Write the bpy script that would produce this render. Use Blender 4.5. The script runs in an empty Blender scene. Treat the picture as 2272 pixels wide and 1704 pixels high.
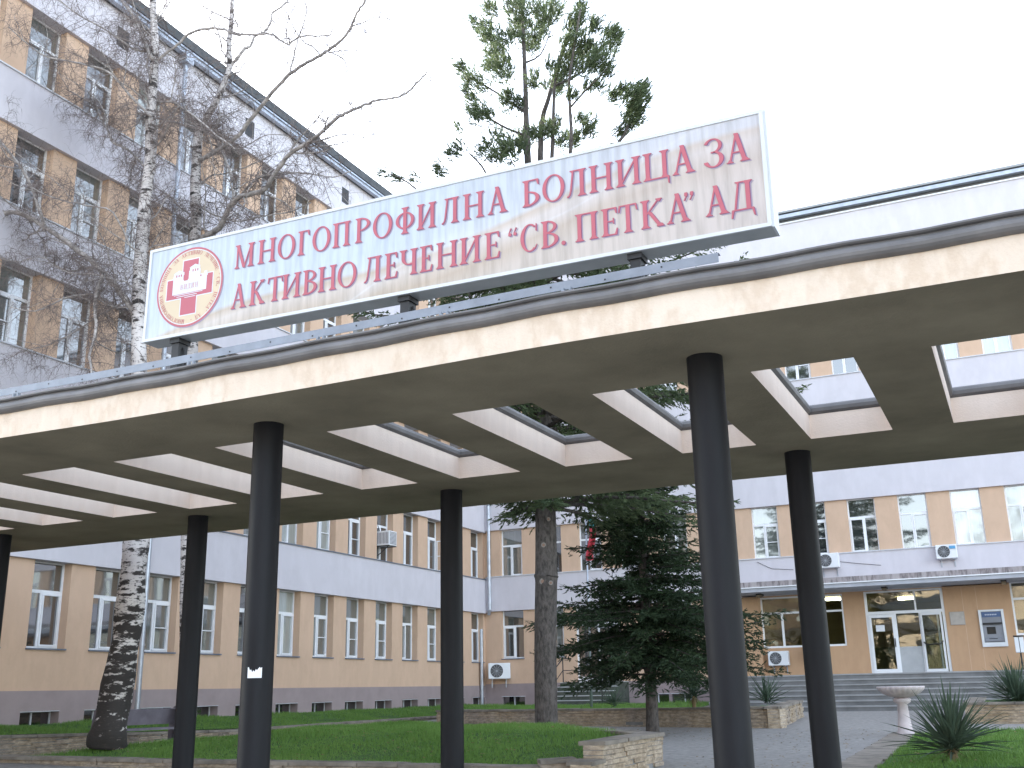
import bpy, math, random
import numpy as np
from mathutils import Vector, Matrix
R = math.radians
scene = bpy.context.scene
col = scene.collection
rnd = random.Random(7)

# ------------------------------------------------------------------ camera
F_PX, PITCH, ROLL, YAW, EYE = 2340.6, .2823, -.0204, -.4347, 1.75
cyw, syw, cp, sp, cr, sr = math.cos(YAW), math.sin(YAW), math.cos(PITCH), math.sin(PITCH), math.cos(ROLL), math.sin(ROLL)
RIGHT = Vector((cyw, -syw, 0)); FWDH = Vector((syw, cyw, 0))
FWD = FWDH*cp + Vector((0, 0, sp)); UP = -FWDH*sp + Vector((0, 0, cp))
XA = RIGHT*cr + UP*sr; YA = -RIGHT*sr + UP*cr
EYEP = Vector((0, 0, EYE))
def ray(px, py):
    return XA*((px-1136)/F_PX) - YA*((py-852)/F_PX) + FWD
def at(px, py, y):
    d = ray(px, py); return EYEP + d*(y/d.y)
cam = bpy.data.cameras.new("camera"); camo = bpy.data.objects.new("camera", cam); col.objects.link(camo)
M = Matrix((XA, YA, -FWD)).transposed().to_4x4(); M.translation = EYEP
camo.matrix_world = M
cam.sensor_width = 36; cam.lens = 36*F_PX/2272; cam.clip_end = 2000; cam.clip_start = .05
scene.camera = camo

# ------------------------------------------------------------------ light
SUN_AZ, SUN_EL = R(-66), R(25)
w = bpy.data.worlds.new("World"); scene.world = w; w.use_nodes = True
sky = w.node_tree.nodes.new('ShaderNodeTexSky'); sky.sky_type = 'NISHITA'; sky.sun_disc = False
sky.sun_elevation = SUN_EL; sky.sun_rotation = SUN_AZ; sky.dust_density = 1.3; sky.air_density = 1.0
bg = w.node_tree.nodes['Background']; hs = w.node_tree.nodes.new('ShaderNodeHueSaturation'); hs.inputs['Saturation'].default_value = .55
w.node_tree.links.new(sky.outputs[0], hs.inputs['Color']); w.node_tree.links.new(hs.outputs[0], bg.inputs[0]); bg.inputs[1].default_value = .15
sl = bpy.data.lights.new("sun", 'SUN'); sl.energy = 3.0; sl.angle = R(.5); sl.color = (1, .93, .82)
so = bpy.data.objects.new("sun", sl); col.objects.link(so)
sd = Vector((math.sin(SUN_AZ)*math.cos(SUN_EL), math.cos(SUN_AZ)*math.cos(SUN_EL), math.sin(SUN_EL)))
so.rotation_euler = sd.to_track_quat('Z', 'Y').to_euler(); so.location = (-30, 30, 40)
scene.view_settings.view_transform = 'Standard'; scene.view_settings.look = 'None'
scene.view_settings.exposure = 2.58; scene.view_settings.gamma = 1
scene.render.engine = 'CYCLES'
scene.cycles.max_bounces = 8; scene.cycles.transparent_max_bounces = 12
scene.cycles.use_denoising = True

# ------------------------------------------------------------------ materials
def nodes(name):
    m = bpy.data.materials.new(name); m.use_nodes = True
    nt = m.node_tree; b = nt.nodes['Principled BSDF']
    return m, nt, b
def N(nt, t, **kw):
    n = nt.nodes.new(t)
    for k, v in kw.items():
        if k.startswith('i_'): n.inputs[k[2:].replace('_', ' ')].default_value = v
        else: setattr(n, k, v)
    return n
def ramp(nt, src, stops):
    r = nt.nodes.new('ShaderNodeValToRGB'); e = r.color_ramp.elements
    e[0].position, e[0].color = stops[0][0], (*stops[0][1], 1)
    e[1].position, e[1].color = stops[-1][0], (*stops[-1][1], 1)
    for p, c in stops[1:-1]:
        x = e.new(p); x.color = (*c, 1)
    nt.links.new(src, r.inputs[0]); return r
def noise(nt, scale, detail=4, rough=.55, vec=None, stretch=None):
    tc = nt.nodes.new('ShaderNodeNewGeometry'); out = tc.outputs['Position']
    if stretch:
        mp = nt.nodes.new('ShaderNodeMapping'); mp.inputs['Scale'].default_value = stretch
        nt.links.new(out, mp.inputs[0]); out = mp.outputs[0]
    n = nt.nodes.new('ShaderNodeTexNoise'); n.inputs['Scale'].default_value = scale
    n.inputs['Detail'].default_value = detail; n.inputs['Roughness'].default_value = rough
    nt.links.new(out, n.inputs['Vector']); return n
def mix(nt, a, b, fac, mode='MIX'):
    m = nt.nodes.new('ShaderNodeMix'); m.data_type = 'RGBA'; m.blend_type = mode
    for v, i in ((fac, 0), (a, 6), (b, 7)):
        if hasattr(v, 'is_linked') or hasattr(v, 'links'): nt.links.new(v, m.inputs[i])
        elif i: m.inputs[i].default_value = (*v, 1)
        else: m.inputs[0].default_value = v
    return m.outputs[2]
def bump(nt, b, src, strength, dist=.02):
    bn = nt.nodes.new('ShaderNodeBump'); bn.inputs['Strength'].default_value = strength; bn.inputs['Distance'].default_value = dist
    nt.links.new(src, bn.inputs['Height']); nt.links.new(bn.outputs[0], b.inputs['Normal'])
def sc(c, f): return tuple(min(1, x*f) for x in c)
def mat(name, c, rough=.8, metal=0, var=.12, scale=2.0, bmp=0, bscale=60, stretch=None, spec=.3):
    m, nt, b = nodes(name)
    n = noise(nt, scale, 5, .6, stretch=stretch)
    r = ramp(nt, n.outputs[0], [(.3, sc(c, 1-var)), (.7, sc(c, 1+var))])
    nt.links.new(r.outputs[0], b.inputs['Base Color'])
    b.inputs['Roughness'].default_value = rough; b.inputs['Metallic'].default_value = metal
    b.inputs['Specular IOR Level'].default_value = spec
    if bmp:
        n2 = noise(nt, bscale, 3); bump(nt, b, n2.outputs[0], bmp)
    return m
def stained(name, c, stain, amount=.5, scale=1.2, stretch=(1, 1, .35), bmp=.12):
    """painted plaster with water marks that run down"""
    m, nt, b = nodes(name)
    n1 = noise(nt, scale, 6, .65, stretch=stretch)
    n2 = noise(nt, scale*4.5, 5, .6, stretch=(stretch[0]*1.3, stretch[1]*1.3, stretch[2]*.5))
    r1 = ramp(nt, n1.outputs[0], [(.42, (0, 0, 0)), (.5, (1, 1, 1)), (.56, (.25,)*3), (.75, (.8,)*3)])
    r2 = ramp(nt, n2.outputs[0], [(.45, (0, 0, 0)), (.7, (1, 1, 1))])
    a = mix(nt, c, stain, amount); 
    x = mix(nt, c, stain, r1.outputs[0]); x2 = mix(nt, c, x, amount)
    y = mix(nt, x2, sc(c, 1.12), mix(nt, (0, 0, 0), (.45,)*3, r2.outputs[0]))
    nt.links.new(y, b.inputs['Base Color']); b.inputs['Roughness'].default_value = .88
    b.inputs['Specular IOR Level'].default_value = .2
    if bmp: n3 = noise(nt, 45, 3); bump(nt, b, n3.outputs[0], bmp)
    return m
PEACH = stained('peach_render', (.60, .425, .305), (.53, .37, .26), .45, .6, (1, 1, .8), 0)
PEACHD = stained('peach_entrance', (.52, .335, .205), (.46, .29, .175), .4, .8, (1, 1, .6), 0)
LILAC = stained('lilac_render', (.60, .575, .61), (.53, .505, .535), .4, .45, (1, 1, .85), 0)
PLINTH = mat('mauve_plinth', (.32, .26, .258), .9, var=.08)
CREAM = stained('cream_plaster', (.70, .60, .50), (.60, .48, .37), .85, 1.1, (1.2, 1.2, .8), .25)
PINKCREAM = stained('pink_cream_plaster', (.78, .66, .56), (.70, .57, .47), .4, .9, (1, 1, .5), .2)
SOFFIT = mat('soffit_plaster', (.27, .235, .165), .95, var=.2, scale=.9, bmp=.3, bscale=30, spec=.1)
COLUMN = mat('black_column_paint', (.009, .0095, .012), .55, var=.25, scale=2.5, bmp=.05, bscale=120, stretch=(3, 3, .5), spec=.22)
GUTTER = mat('grey_gutter_sheet', (.155, .15, .15), .55, metal=.2, var=.22, scale=2.5, bmp=.15, bscale=5)
RAIL = mat('galvanised_rail', (.22, .24, .275), .5, metal=.5, var=.15, scale=4)
DARK = mat('dark_steel', (.03, .03, .032), .5, var=.2)
WHITEMETAL = mat('white_enamel', (.72, .74, .76), .4, var=.05)
UPVC = mat('white_window_plastic', (.80, .81, .83), .35, var=.03)
SILL = mat('blue_grey_sill', (.17, .19, .23), .5, metal=.2, var=.12)
SILLW = mat('pale_sill', (.58, .59, .62), .5, var=.12)
ROOFDK = mat('dark_roof_sheet', (.075, .08, .085), .7, var=.3, scale=3)
ZINC = mat('zinc_pipe', (.40, .43, .48), .38, metal=.7, var=.15, scale=4)
ASPH = mat('grey_paving', (.28, .27, .255), .95, var=.22, scale=9, bmp=.6, bscale=60, spec=.15)
CONC = mat('grey_concrete', (.22, .22, .22), .9, var=.2, scale=2, bmp=.3)
STEPC = mat('step_concrete', (.30, .30, .30), .85, var=.18, scale=1.5, bmp=.2)
CAPM = mat('weathered_stone_cap', (.22, .195, .165), .95, var=.45, scale=2.2, bmp=.5, bscale=25)
SOIL = mat('soil', (.05, .042, .028), 1, var=.3, scale=6)
BENCHM = mat('mauve_grey_bench_paint', (.16, .145, .17), .7, var=.2, scale=4)
MARBLE = mat('pale_marble', (.50, .44, .44), .6, var=.12, scale=5, bmp=.1)
TWIG = mat('birch_twig', (.165, .135, .125), .85, var=.3, scale=3)
def bark(name, c1, c2, s, stretch):
    m, nt, b = nodes(name); n = noise(nt, s, 6, .65, stretch=stretch)
    r = ramp(nt, n.outputs[0], [(.35, c1), (.6, c2)]); nt.links.new(r.outputs[0], b.inputs['Base Color'])
    b.inputs['Roughness'].default_value = .95; bump(nt, b, n.outputs[0], .9, .04); return m
CONBARK = bark('conifer_bark', (.035, .03, .027), (.11, .095, .085), 5, (3, 3, 1.2))
def birchbark():
    m, nt, b = nodes('birch_bark')
    n1 = noise(nt, 3.2, 5, .6, stretch=(1, 1, 2.8)); n2 = noise(nt, 9, 4, .6, stretch=(1, 1, 3.2)); n3 = noise(nt, 1.1, 3)
    g = nt.nodes.new('ShaderNodeNewGeometry'); s = nt.nodes.new('ShaderNodeSeparateXYZ'); nt.links.new(g.outputs['Position'], s.inputs[0])
    mr = nt.nodes.new('ShaderNodeMapRange'); mr.inputs[1].default_value = 1.0; mr.inputs[2].default_value = 4.6; mr.inputs[3].default_value = .17; mr.inputs[4].default_value = -.035
    nt.links.new(s.outputs['Z'], mr.inputs[0])
    ad = nt.nodes.new('ShaderNodeMath'); nt.links.new(n1.outputs[0], ad.inputs[0]); nt.links.new(mr.outputs[0], ad.inputs[1])
    r1 = ramp(nt, ad.outputs[0], [(.50, (0, 0, 0)), (.56, (1, 1, 1))])
    r2 = ramp(nt, n2.outputs[0], [(.57, (0, 0, 0)), (.62, (1, 1, 1))])
    w_ = ramp(nt, n3.outputs[0], [(.3, (.46, .42, .40)), (.7, (.68, .64, .62))])
    a = mix(nt, w_.outputs[0], (.035, .03, .028), r1.outputs[0]); a2 = mix(nt, a, (.05, .04, .038), r2.outputs[0])
    nt.links.new(a2, b.inputs['Base Color']); b.inputs['Roughness'].default_value = .85
    bump(nt, b, ad.outputs[0], .6, .03); return m
BIRCH = birchbark()
BIRCHLIMB = mat('birch_limb_bark', (.36, .33, .31), .9, var=.5, scale=6, stretch=(1, 1, 2))
def leafmat(name, c, c2, trl=.25):
    m, nt, b = nodes(name); n = noise(nt, .9, 4); n2 = noise(nt, 14, 2)
    r = ramp(nt, n.outputs[0], [(.3, c), (.7, c2)])
    x = mix(nt, r.outputs[0], sc(c2, 1.4), mix(nt, (0, 0, 0), (.5,)*3, n2.outputs[0]))
    nt.links.new(x, b.inputs['Base Color']); b.inputs['Roughness'].default_value = .6
    b.inputs['Specular IOR Level'].default_value = .25
    tr = nt.nodes.new('ShaderNodeBsdfTranslucent'); nt.links.new(x, tr.inputs[0])
    ms = nt.nodes.new('ShaderNodeMixShader'); ms.inputs[0].default_value = trl
    out = nt.nodes['Material Output']; nt.links.new(b.outputs[0], ms.inputs[1]); nt.links.new(tr.outputs[0], ms.inputs[2]); nt.links.new(ms.outputs[0], out.inputs[0])
    return m
SPRUCEN = leafmat('spruce_needles', (.018, .032, .018), (.038, .062, .028))
FIRN = leafmat('fir_needles', (.06, .095, .055), (.115, .145, .07), .45)
GRASS = leafmat('grass_blades', (.08, .175, .035), (.15, .26, .06))
GRASSBASE = mat('grass_ground', (.045, .10, .025), 1, var=.3, scale=5)
YUCCA = leafmat('yucca_leaves', (.04, .07, .048), (.085, .12, .08))
YUCCADRY = mat('dry_yucca_leaves', (.20, .15, .08), .9)
def glass(name, dark, light):
    m, nt, b = nodes(name)
    oi = nt.nodes.new('ShaderNodeObjectInfo')
    r = ramp(nt, oi.outputs['Random'], [(.0, dark), (.35, sc(dark, 1.4)), (.42, light), (.66, sc(light, .75)), (.78, sc(light, 2.6)), (.9, sc(dark, .9))])
    r.color_ramp.interpolation = 'CONSTANT'
    n = noise(nt, .7, 2); n2 = noise(nt, 5, 3, stretch=(6, 6, .4))
    x = mix(nt, r.outputs[0], sc(dark, .8), mix(nt, (0, 0, 0), (.5,)*3, n2.outputs[0]))
    nt.links.new(x, b.inputs['Base Color']); b.inputs['Roughness'].default_value = .03
    b.inputs['IOR'].default_value = 2.9; b.inputs['Specular IOR Level'].default_value = .5
    bump(nt, b, n.outputs[0], .05, .05); return m
GLASS = glass('window_glass', (.028, .032, .034), (.15, .165, .155))
GLASSTOP = glass('transom_glass', (.05, .055, .05), (.17, .19, .175))
GLASSDK = glass('basement_glass', (.012, .012, .013), (.03, .03, .03))
def clearglass():
    m, nt, b = nodes('entrance_glass'); out = nt.nodes['Material Output']
    t = nt.nodes.new('ShaderNodeBsdfTransparent'); t.inputs[0].default_value = (.78, .82, .78, 1)
    g = nt.nodes.new('ShaderNodeBsdfGlossy'); g.inputs[1].default_value = .02
    f = nt.nodes.new('ShaderNodeFresnel'); f.inputs[0].default_value = 2.1
    n = noise(nt, .8, 2); bn = nt.nodes.new('ShaderNodeBump'); bn.inputs['Strength'].default_value = .15; bn.inputs['Distance'].default_value = .05
    nt.links.new(n.outputs[0], bn.inputs['Height']); nt.links.new(bn.outputs[0], g.inputs['Normal'])
    ms = nt.nodes.new('ShaderNodeMixShader'); nt.links.new(f.outputs[0], ms.inputs[0]); nt.links.new(t.outputs[0], ms.inputs[1]); nt.links.new(g.outputs[0], ms.inputs[2])
    nt.links.new(ms.outputs[0], out.inputs[0]); return m
CLEAR = clearglass()
HALL = mat('hall_paint', (.30, .26, .14), .8)
def emis(name, c, s):
    m, nt, b = nodes(name); b.inputs['Emission Color'].default_value = (*c, 1); b.inputs['Emission Strength'].default_value = s; return m
LAMP = emis('lit_tube', (1, .9, .7), 6)
def stone(name, c1, c2, c3):
    m, nt, b = nodes(name); oi = noise(nt, .9, 2); n = noise(nt, 7, 5, .7, stretch=(1, 1, 2.5))
    r = ramp(nt, oi.outputs[0], [(.3, c1), (.5, c2), (.7, c3)])
    r2 = ramp(nt, n.outputs[0], [(.35, (.35, .33, .3)), (.62, (1, 1, 1))])
    x = mix(nt, r.outputs[0], r2.outputs[0], .8, 'MULTIPLY')
    nt.links.new(x, b.inputs['Base Color']); b.inputs['Roughness'].default_value = .95; bump(nt, b, n.outputs[0], .7, .03); return m
STONE = stone('layered_stone', (.42, .32, .21), (.50, .41, .31), (.36, .31, .27))
RED = mat('red_print', (.43, .115, .145), .5, var=.06); SHADOWP = mat('purple_print', (.30, .25, .32), .5, var=.05)
OUTL = mat('dark_purple_print', (.20, .07, .14), .5, var=.05)
CREAMP = mat('cream_print', (.58, .48, .34), .5, var=.04); WHITEP = mat('white_print', (.60, .63, .68), .5, var=.03); PINKP = mat('pink_print', (.5, .25, .26), .5, var=.05)
CASE = mat('sign_case_metal', (.42, .44, .43), .45, metal=.2, var=.1, scale=3)
CASEW = mat('sign_case_edge', (.58, .60, .61), .4, var=.05)
def signface():
    m, nt, b = nodes('printed_sign_face'); tc = nt.nodes.new('ShaderNodeTexCoord'); s = nt.nodes.new('ShaderNodeSeparateXYZ'); nt.links.new(tc.outputs['Object'], s.inputs[0])
    def math_(op, a, bb=None):
        n = nt.nodes.new('ShaderNodeMath'); n.operation = op
        for i, v in enumerate((a, bb)):
            if v is None: continue
            if hasattr(v, 'links'): nt.links.new(v, n.inputs[i])
            else: n.inputs[i].default_value = v
        return n.outputs[0]
    u, v = s.outputs['X'], s.outputs['Z']
    # printed swoosh: beige from below, edge rising to the right in waves
    wv = math_('MULTIPLY', math_('SINE', math_('MULTIPLY', u, 1.25)), .10)
    edge = math_('ADD', math_('ADD', math_('MULTIPLY', u, .135), -.02), wv)
    d = math_('SUBTRACT', edge, v)
    r = ramp(nt, math_('MULTIPLY_ADD', d, .9) if False else math_('ADD', math_('MULTIPLY', d, .9), .5), [(.30, (.46, .52, .60)), (.47, (.50, .55, .61)), (.52, (.48, .40, .32)), (.60, (.55, .50, .46)), (.78, (.44, .36, .28)), (.95, (.50, .44, .38))])
    wv2 = math_('MULTIPLY', math_('SINE', math_('MULTIPLY', u, 2.1)), .12)
    d2 = math_('ABSOLUTE', math_('SUBTRACT', math_('ADD', math_('ADD', math_('MULTIPLY', u, .24), -.62), wv2), v))
    st = ramp(nt, d2, [(0, (1, 1, 1)), (.02, (.45,)*3), (.13, (0, 0, 0))])
    x = mix(nt, r.outputs[0], (.64, .66, .70), mix(nt, (0, 0, 0), (.5,)*3, st.outputs[0]))
    gr = ramp(nt, math_('MULTIPLY', u, 1/7.3), [(.45, (0, 0, 0)), (1, (1, 1, 1))])
    x = mix(nt, x, (.48, .43, .43), mix(nt, (0, 0, 0), (.55,)*3, gr.outputs[0]))
    n = noise(nt, 3, 5, .6, stretch=(5, 5, .5)); dr = ramp(nt, n.outputs[0], [(.35, (.74, .73, .71)), (.6, (1, 1, 1))])
    x = mix(nt, x, dr.outputs[0], .8, 'MULTIPLY')
    nt.links.new(x, b.inputs['Base Color']); b.inputs['Roughness'].default_value = .4; return m
SIGNFACE = signface()

# ------------------------------------------------------------------ mesh helpers
class MB:
    def __init__(s): s.v = []; s.f = []; s.m = []
    def add(s, vs, fs, mi=0):
        o = len(s.v); s.v += [tuple(a) for a in vs]; s.f += [tuple(o+i for i in f) for f in fs]; s.m += [mi]*len(fs)
    def box(s, a, b, mi=0):
        x0, y0, z0 = [min(a[i], b[i]) for i in range(3)]; x1, y1, z1 = [max(a[i], b[i]) for i in range(3)]
        s.add([(x0, y0, z0), (x1, y0, z0), (x1, y1, z0), (x0, y1, z0), (x0, y0, z1), (x1, y0, z1), (x1, y1, z1), (x0, y1, z1)],
              [(3, 2, 1, 0), (4, 5, 6, 7), (0, 1, 5, 4), (1, 2, 6, 5), (2, 3, 7, 6), (3, 0, 4, 7)], mi)
    def prism(s, poly, z0, z1, mi=0):
        """poly in xy, z0/z1 numbers or lists"""
        n = len(poly); za = z0 if isinstance(z0, (list, tuple)) else [z0]*n; zb = z1 if isinstance(z1, (list, tuple)) else [z1]*n
        vs = [(p[0], p[1], za[i]) for i, p in enumerate(poly)]+[(p[0], p[1], zb[i]) for i, p in enumerate(poly)]
        s.add(vs, [tuple(range(n))[::-1], tuple(range(n, 2*n))]+[(i, (i+1) % n, n+(i+1) % n, n+i) for i in range(n)], mi)
    def tube(s, pts, rad, n=6, mi=0, cap=True):
        pts = [Vector(p) for p in pts]; k = len(pts)
        if not hasattr(rad, '__len__'): rad = [rad]*k
        o = len(s.v); t0 = (pts[1]-pts[0]).normalized(); up = Vector((0, 0, 1)) if abs(t0.z) < .9 else Vector((1, 0, 0))
        a = t0.cross(up).normalized()
        for i, p in enumerate(pts):
            t = (pts[min(i+1, k-1)]-pts[max(i-1, 0)])
            if t.length < 1e-9: t = t0
            t = t.normalized(); a = (a-t*a.dot(t))
            a = a.normalized() if a.length > 1e-6 else t.orthogonal().normalized()
            b = t.cross(a)
            for j in range(n):
                an = 2*math.pi*j/n; s.v.append(tuple(p+(a*math.cos(an)+b*math.sin(an))*rad[i]))
        for i in range(k-1):
            for j in range(n):
                s.f.append((o+i*n+j, o+i*n+(j+1) % n, o+(i+1)*n+(j+1) % n, o+(i+1)*n+j)); s.m.append(mi)
        if cap and n > 2:
            s.f.append(tuple(o+j for j in range(n))[::-1]); s.m.append(mi); s.f.append(tuple(o+(k-1)*n+j for j in range(n))); s.m.append(mi)
    def lathe(s, prof, c, n=32, mi=0, wob=None):
        o = len(s.v)
        for i, (r, z) in enumerate(prof):
            for j in range(n):
                an = 2*math.pi*j/n; rr = r*(wob(i, an) if wob else 1)
                s.v.append((c[0]+rr*math.cos(an), c[1]+rr*math.sin(an), c[2]+z))
        for i in range(len(prof)-1):
            for j in range(n):
                s.f.append((o+i*n+j, o+i*n+(j+1) % n, o+(i+1)*n+(j+1) % n, o+(i+1)*n+j)); s.m.append(mi)
    def mesh(s, name, mats, smooth=False, bevel=0):
        me = bpy.data.meshes.new(name); me.from_pydata(s.v, [], s.f)
        for m in (mats if isinstance(mats, (list, tuple)) else [mats]): me.materials.append(m)
        if any(s.m): me.polygons.foreach_set('material_index', s.m)
        if smooth: me.polygons.foreach_set('use_smooth', [True]*len(s.f))
        me.update(); return me
    def build(s, name, mats, parent=None, smooth=False, loc=None, rot=None, bev=0):
        o = bpy.data.objects.new(name, s.mesh(name, mats, smooth)); col.objects.link(o)
        if parent: o.parent = parent
        if loc is not None: o.location = loc
        if rot is not None: o.rotation_euler = rot
        if bev:
            b = o.modifiers.new('bevel', 'BEVEL'); b.width = bev; b.segments = 2; b.limit_method = 'ANGLE'
        return o
def tag(o, label, cat, group=None, kind=None):
    if label: o['label'] = label
    if cat: o['category'] = cat
    if group: o['group'] = group
    if kind: o['kind'] = kind
    return o
def thing(name, label, cat, loc=(0, 0, 0), rz=0, group=None):
    o = bpy.data.objects.new(name, None); col.objects.link(o); o.location = loc; o.rotation_euler = (0, 0, rz); o.empty_display_size = .2
    return tag(o, label, cat, group)
def inst(name, me, parent, loc=(0, 0, 0), rz=0, scale=None):
    o = bpy.data.objects.new(name, me); col.objects.link(o); o.parent = parent; o.location = loc; o.rotation_euler = (0, 0, rz)
    if scale: o.scale = scale
    return o
def copy_tree(o, parent=None):
    c = o.copy(); col.objects.link(c)
    if parent: c.parent = parent
    for ch in list(o.children): copy_tree(ch, c)
    return c
def structure(o): o['kind'] = 'structure'; return o

# ------------------------------------------------------------------ ground
def smooth(t): t = max(0, min(1, t)); return t*t*(3-2*t)
def gz(x, y):
    h = .5+.019*(y-14) if y > 14 else .5
    if y < 7: h *= smooth((y-1)/6)
    h += max(0, min(10, -x-8))*.012*smooth((24-y)/6)*smooth((y-8)/5)
    return h if y < 36 else .5+.019*22
def build_ground():
    m = MB(); xs = [-300, -120, -60, -40]+[-30+i*1.0 for i in range(61)]+[40, 60, 120, 300]; ys = [-300, -120, -60, -30, -15]+[-8+i*1.0 for i in range(60)]+[60, 90, 150, 300]
    for y in ys:
        for x in xs: m.v.append((x, y, gz(x, y)))
    n = len(xs)
    for j in range(len(ys)-1):
        for i in range(n-1): m.f.append((j*n+i, j*n+i+1, (j+1)*n+i+1, (j+1)*n+i)); m.m.append(0)
    return structure(m.build('ground', ASPH, smooth=True))
build_ground()

# ------------------------------------------------------------------ canopy
H = 4.65
YE, YN, YF, YB = 8.18, 9.81, 13.06, 15.25
X0, PK, WK = -6.92, 1.635, .956
CX0, CX1 = -19.2, 7.0
WX = [-20, -10.3, -8.6, -6.2, -5.2, -4.4, -2.8, -1.3, .4, 20]; WZ = [0, -.015, -.045, -.012, -.012, .028, .045, .005, -.005, 0]
def wave(x): return .6*sum(float(np.interp(x+d, WX, WZ)) for d in (-.9, -.6, -.3, 0, .3, .6, .9))/7
canopy = thing('entrance_canopy', 'long flat cream concrete canopy with rectangular roof openings on black round columns', 'canopy', (-6, 11.7, .5))
inv = canopy.matrix_world.copy()
def rel(o):   # keep world coordinates while parented
    o.parent = canopy; o.location = (6, -11.7, -.5); return o
def build_slab():
    holes = [(X0+k*PK, X0+k*PK+WK) for k in range(-7, 8)]
    holes = [h for h in holes if h[0] > CX0+.3 and h[1] < CX1-.3]
    xs = sorted(set([CX0, CX1]+[a for h in holes for a in h]))
    # refine between holes for the sagging edge
    xr = []
    for a, b in zip(xs[:-1], xs[1:]):
        k = max(1, int((b-a)/.35)); xr += [a+(b-a)*i/k for i in range(k)]
    xr.append(CX1); ys = [YE, YN, YF, YB]
    ZT = 4.95
    m = MB(); idx = {}
    def V(i, j, top):
        k = (i, j, top)
        if k not in idx:
            idx[k] = len(m.v); m.v.append((xr[i], ys[j], (ZT if top else H)+(wave(xr[i]) if j == 0 else 0)))
        return idx[k]
    ishole = lambda i, j: j == 1 and any(h[0]-1e-6 <= xr[i] and xr[i+1] <= h[1]+1e-6 for h in holes)
    nx = len(xr)-1
    for i in range(nx):
        for j in range(3):
            if ishole(i, j): continue
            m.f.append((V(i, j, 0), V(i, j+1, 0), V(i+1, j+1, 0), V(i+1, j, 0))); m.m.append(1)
            m.f.append((V(i, j, 1), V(i+1, j, 1), V(i+1, j+1, 1), V(i, j+1, 1))); m.m.append(2)
        m.f.append((V(i, 0, 0), V(i+1, 0, 0), V(i+1, 0, 1), V(i, 0, 1))); m.m.append(0)
        m.f.append((V(i+1, 3, 0), V(i, 3, 0), V(i, 3, 1), V(i+1, 3, 1))); m.m.append(0)
        if ishole(i, 1):
            m.f.append((V(i+1, 1, 0), V(i, 1, 0), V(i, 1, 1), V(i+1, 1, 1))); m.m.append(3)
            m.f.append((V(i, 2, 0), V(i+1, 2, 0), V(i+1, 2, 1), V(i, 2, 1))); m.m.append(3)
            if i == 0 or not ishole(i-1, 1): m.f.append((V(i, 1, 0), V(i, 2, 0), V(i, 2, 1), V(i, 1, 1))); m.m.append(3)
            if not ishole(i+1, 1): m.f.append((V(i+1, 2, 0), V(i+1, 1, 0), V(i+1, 1, 1), V(i+1, 2, 1))); m.m.append(3)
    for i, j in ((0, 0), (nx, 0)):
        for j in range(3):
            f = (V(i, j, 0), V(i, j+1, 0), V(i, j+1, 1), V(i, j, 1)); m.f.append(f if i else f[::-1]); m.m.append(0)
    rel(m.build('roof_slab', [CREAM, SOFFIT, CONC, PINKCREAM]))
    # half-round metal edging of each roof opening
    pr = [(0, .005), (-.035, .03), (-.045, .07), (-.03, .105), (0, .125), (.05, .13), (.05, .005)]
    for (a, b) in holes:
        e = MB(); ring = [(a, YN), (b, YN), (b, YF), (a, YF)]; o = 0
        for (px, py), (sx, sy) in zip(ring, ((-1, -1), (1, -1), (1, 1), (-1, 1))):
            for (d, z) in pr: e.v.append((px+sx*d, py+sy*d, 4.95+z))
        n = len(pr)
        for q in range(4):
            r2 = (q+1) % 4
            for k in range(n-1): e.f.append((q*n+k, q*n+k+1, r2*n+k+1, r2*n+k)); e.m.append(0)
        rel(e.build('opening_edging', GUTTER))
    # front gutter: rolled sheet over the fascia
    g = MB(); gp = [(.0, 4.935), (-.03, 4.938), (-.055, 4.95), (-.072, 4.97), (-.078, 4.995), (-.072, 5.02), (-.055, 5.042), (-.03, 5.055), (-.022, 5.06), (-.02, 5.072), (-.045, 5.078), (-.058, 5.09), (-.055, 5.105), (-.035, 5.115), (.0, 5.112), (.25, 5.06), (.25, 4.96)]
    xs2 = [CX0-.02+i*(CX1-CX0+.04)/90 for i in range(91)]
    for x in xs2:
        for (d, z) in gp: g.v.append((x, YE+d, z+wave(x)+.006*math.sin(x*5.1)))
    n = len(gp)
    for i in range(90):
        for k in range(n-1): g.f.append((i*n+k, (i+1)*n+k, (i+1)*n+k+1, i*n+k+1)); g.m.append(0)
    rel(g.build('gutter', GUTTER))
    cm = MB(); n = 40
    cm.lathe([(.165, 0), (.165, 4.4)], (0, 0, 0), n)
    me = cm.mesh('column', COLUMN, True)
    for (x, y) in [(-2.3, 9.18), (-7.27, 9.2), (-12.25, 9.2), (-17.2, 9.2), (2.7, 9.18), (-2.32, 13.78), (-7.48, 13.86), (-12.22, 13.72), (-16.6, 13.5), (2.7, 13.8)]:
        o = bpy.data.objects.new('column', me); col.objects.link(o); o.parent = canopy
        o.location = (x+6, y-11.7, gz(x, y)-.05-.5); o.scale = (1, 1, (H+.04-gz(x, y)+.05)/4.4)
build_slab()
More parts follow.
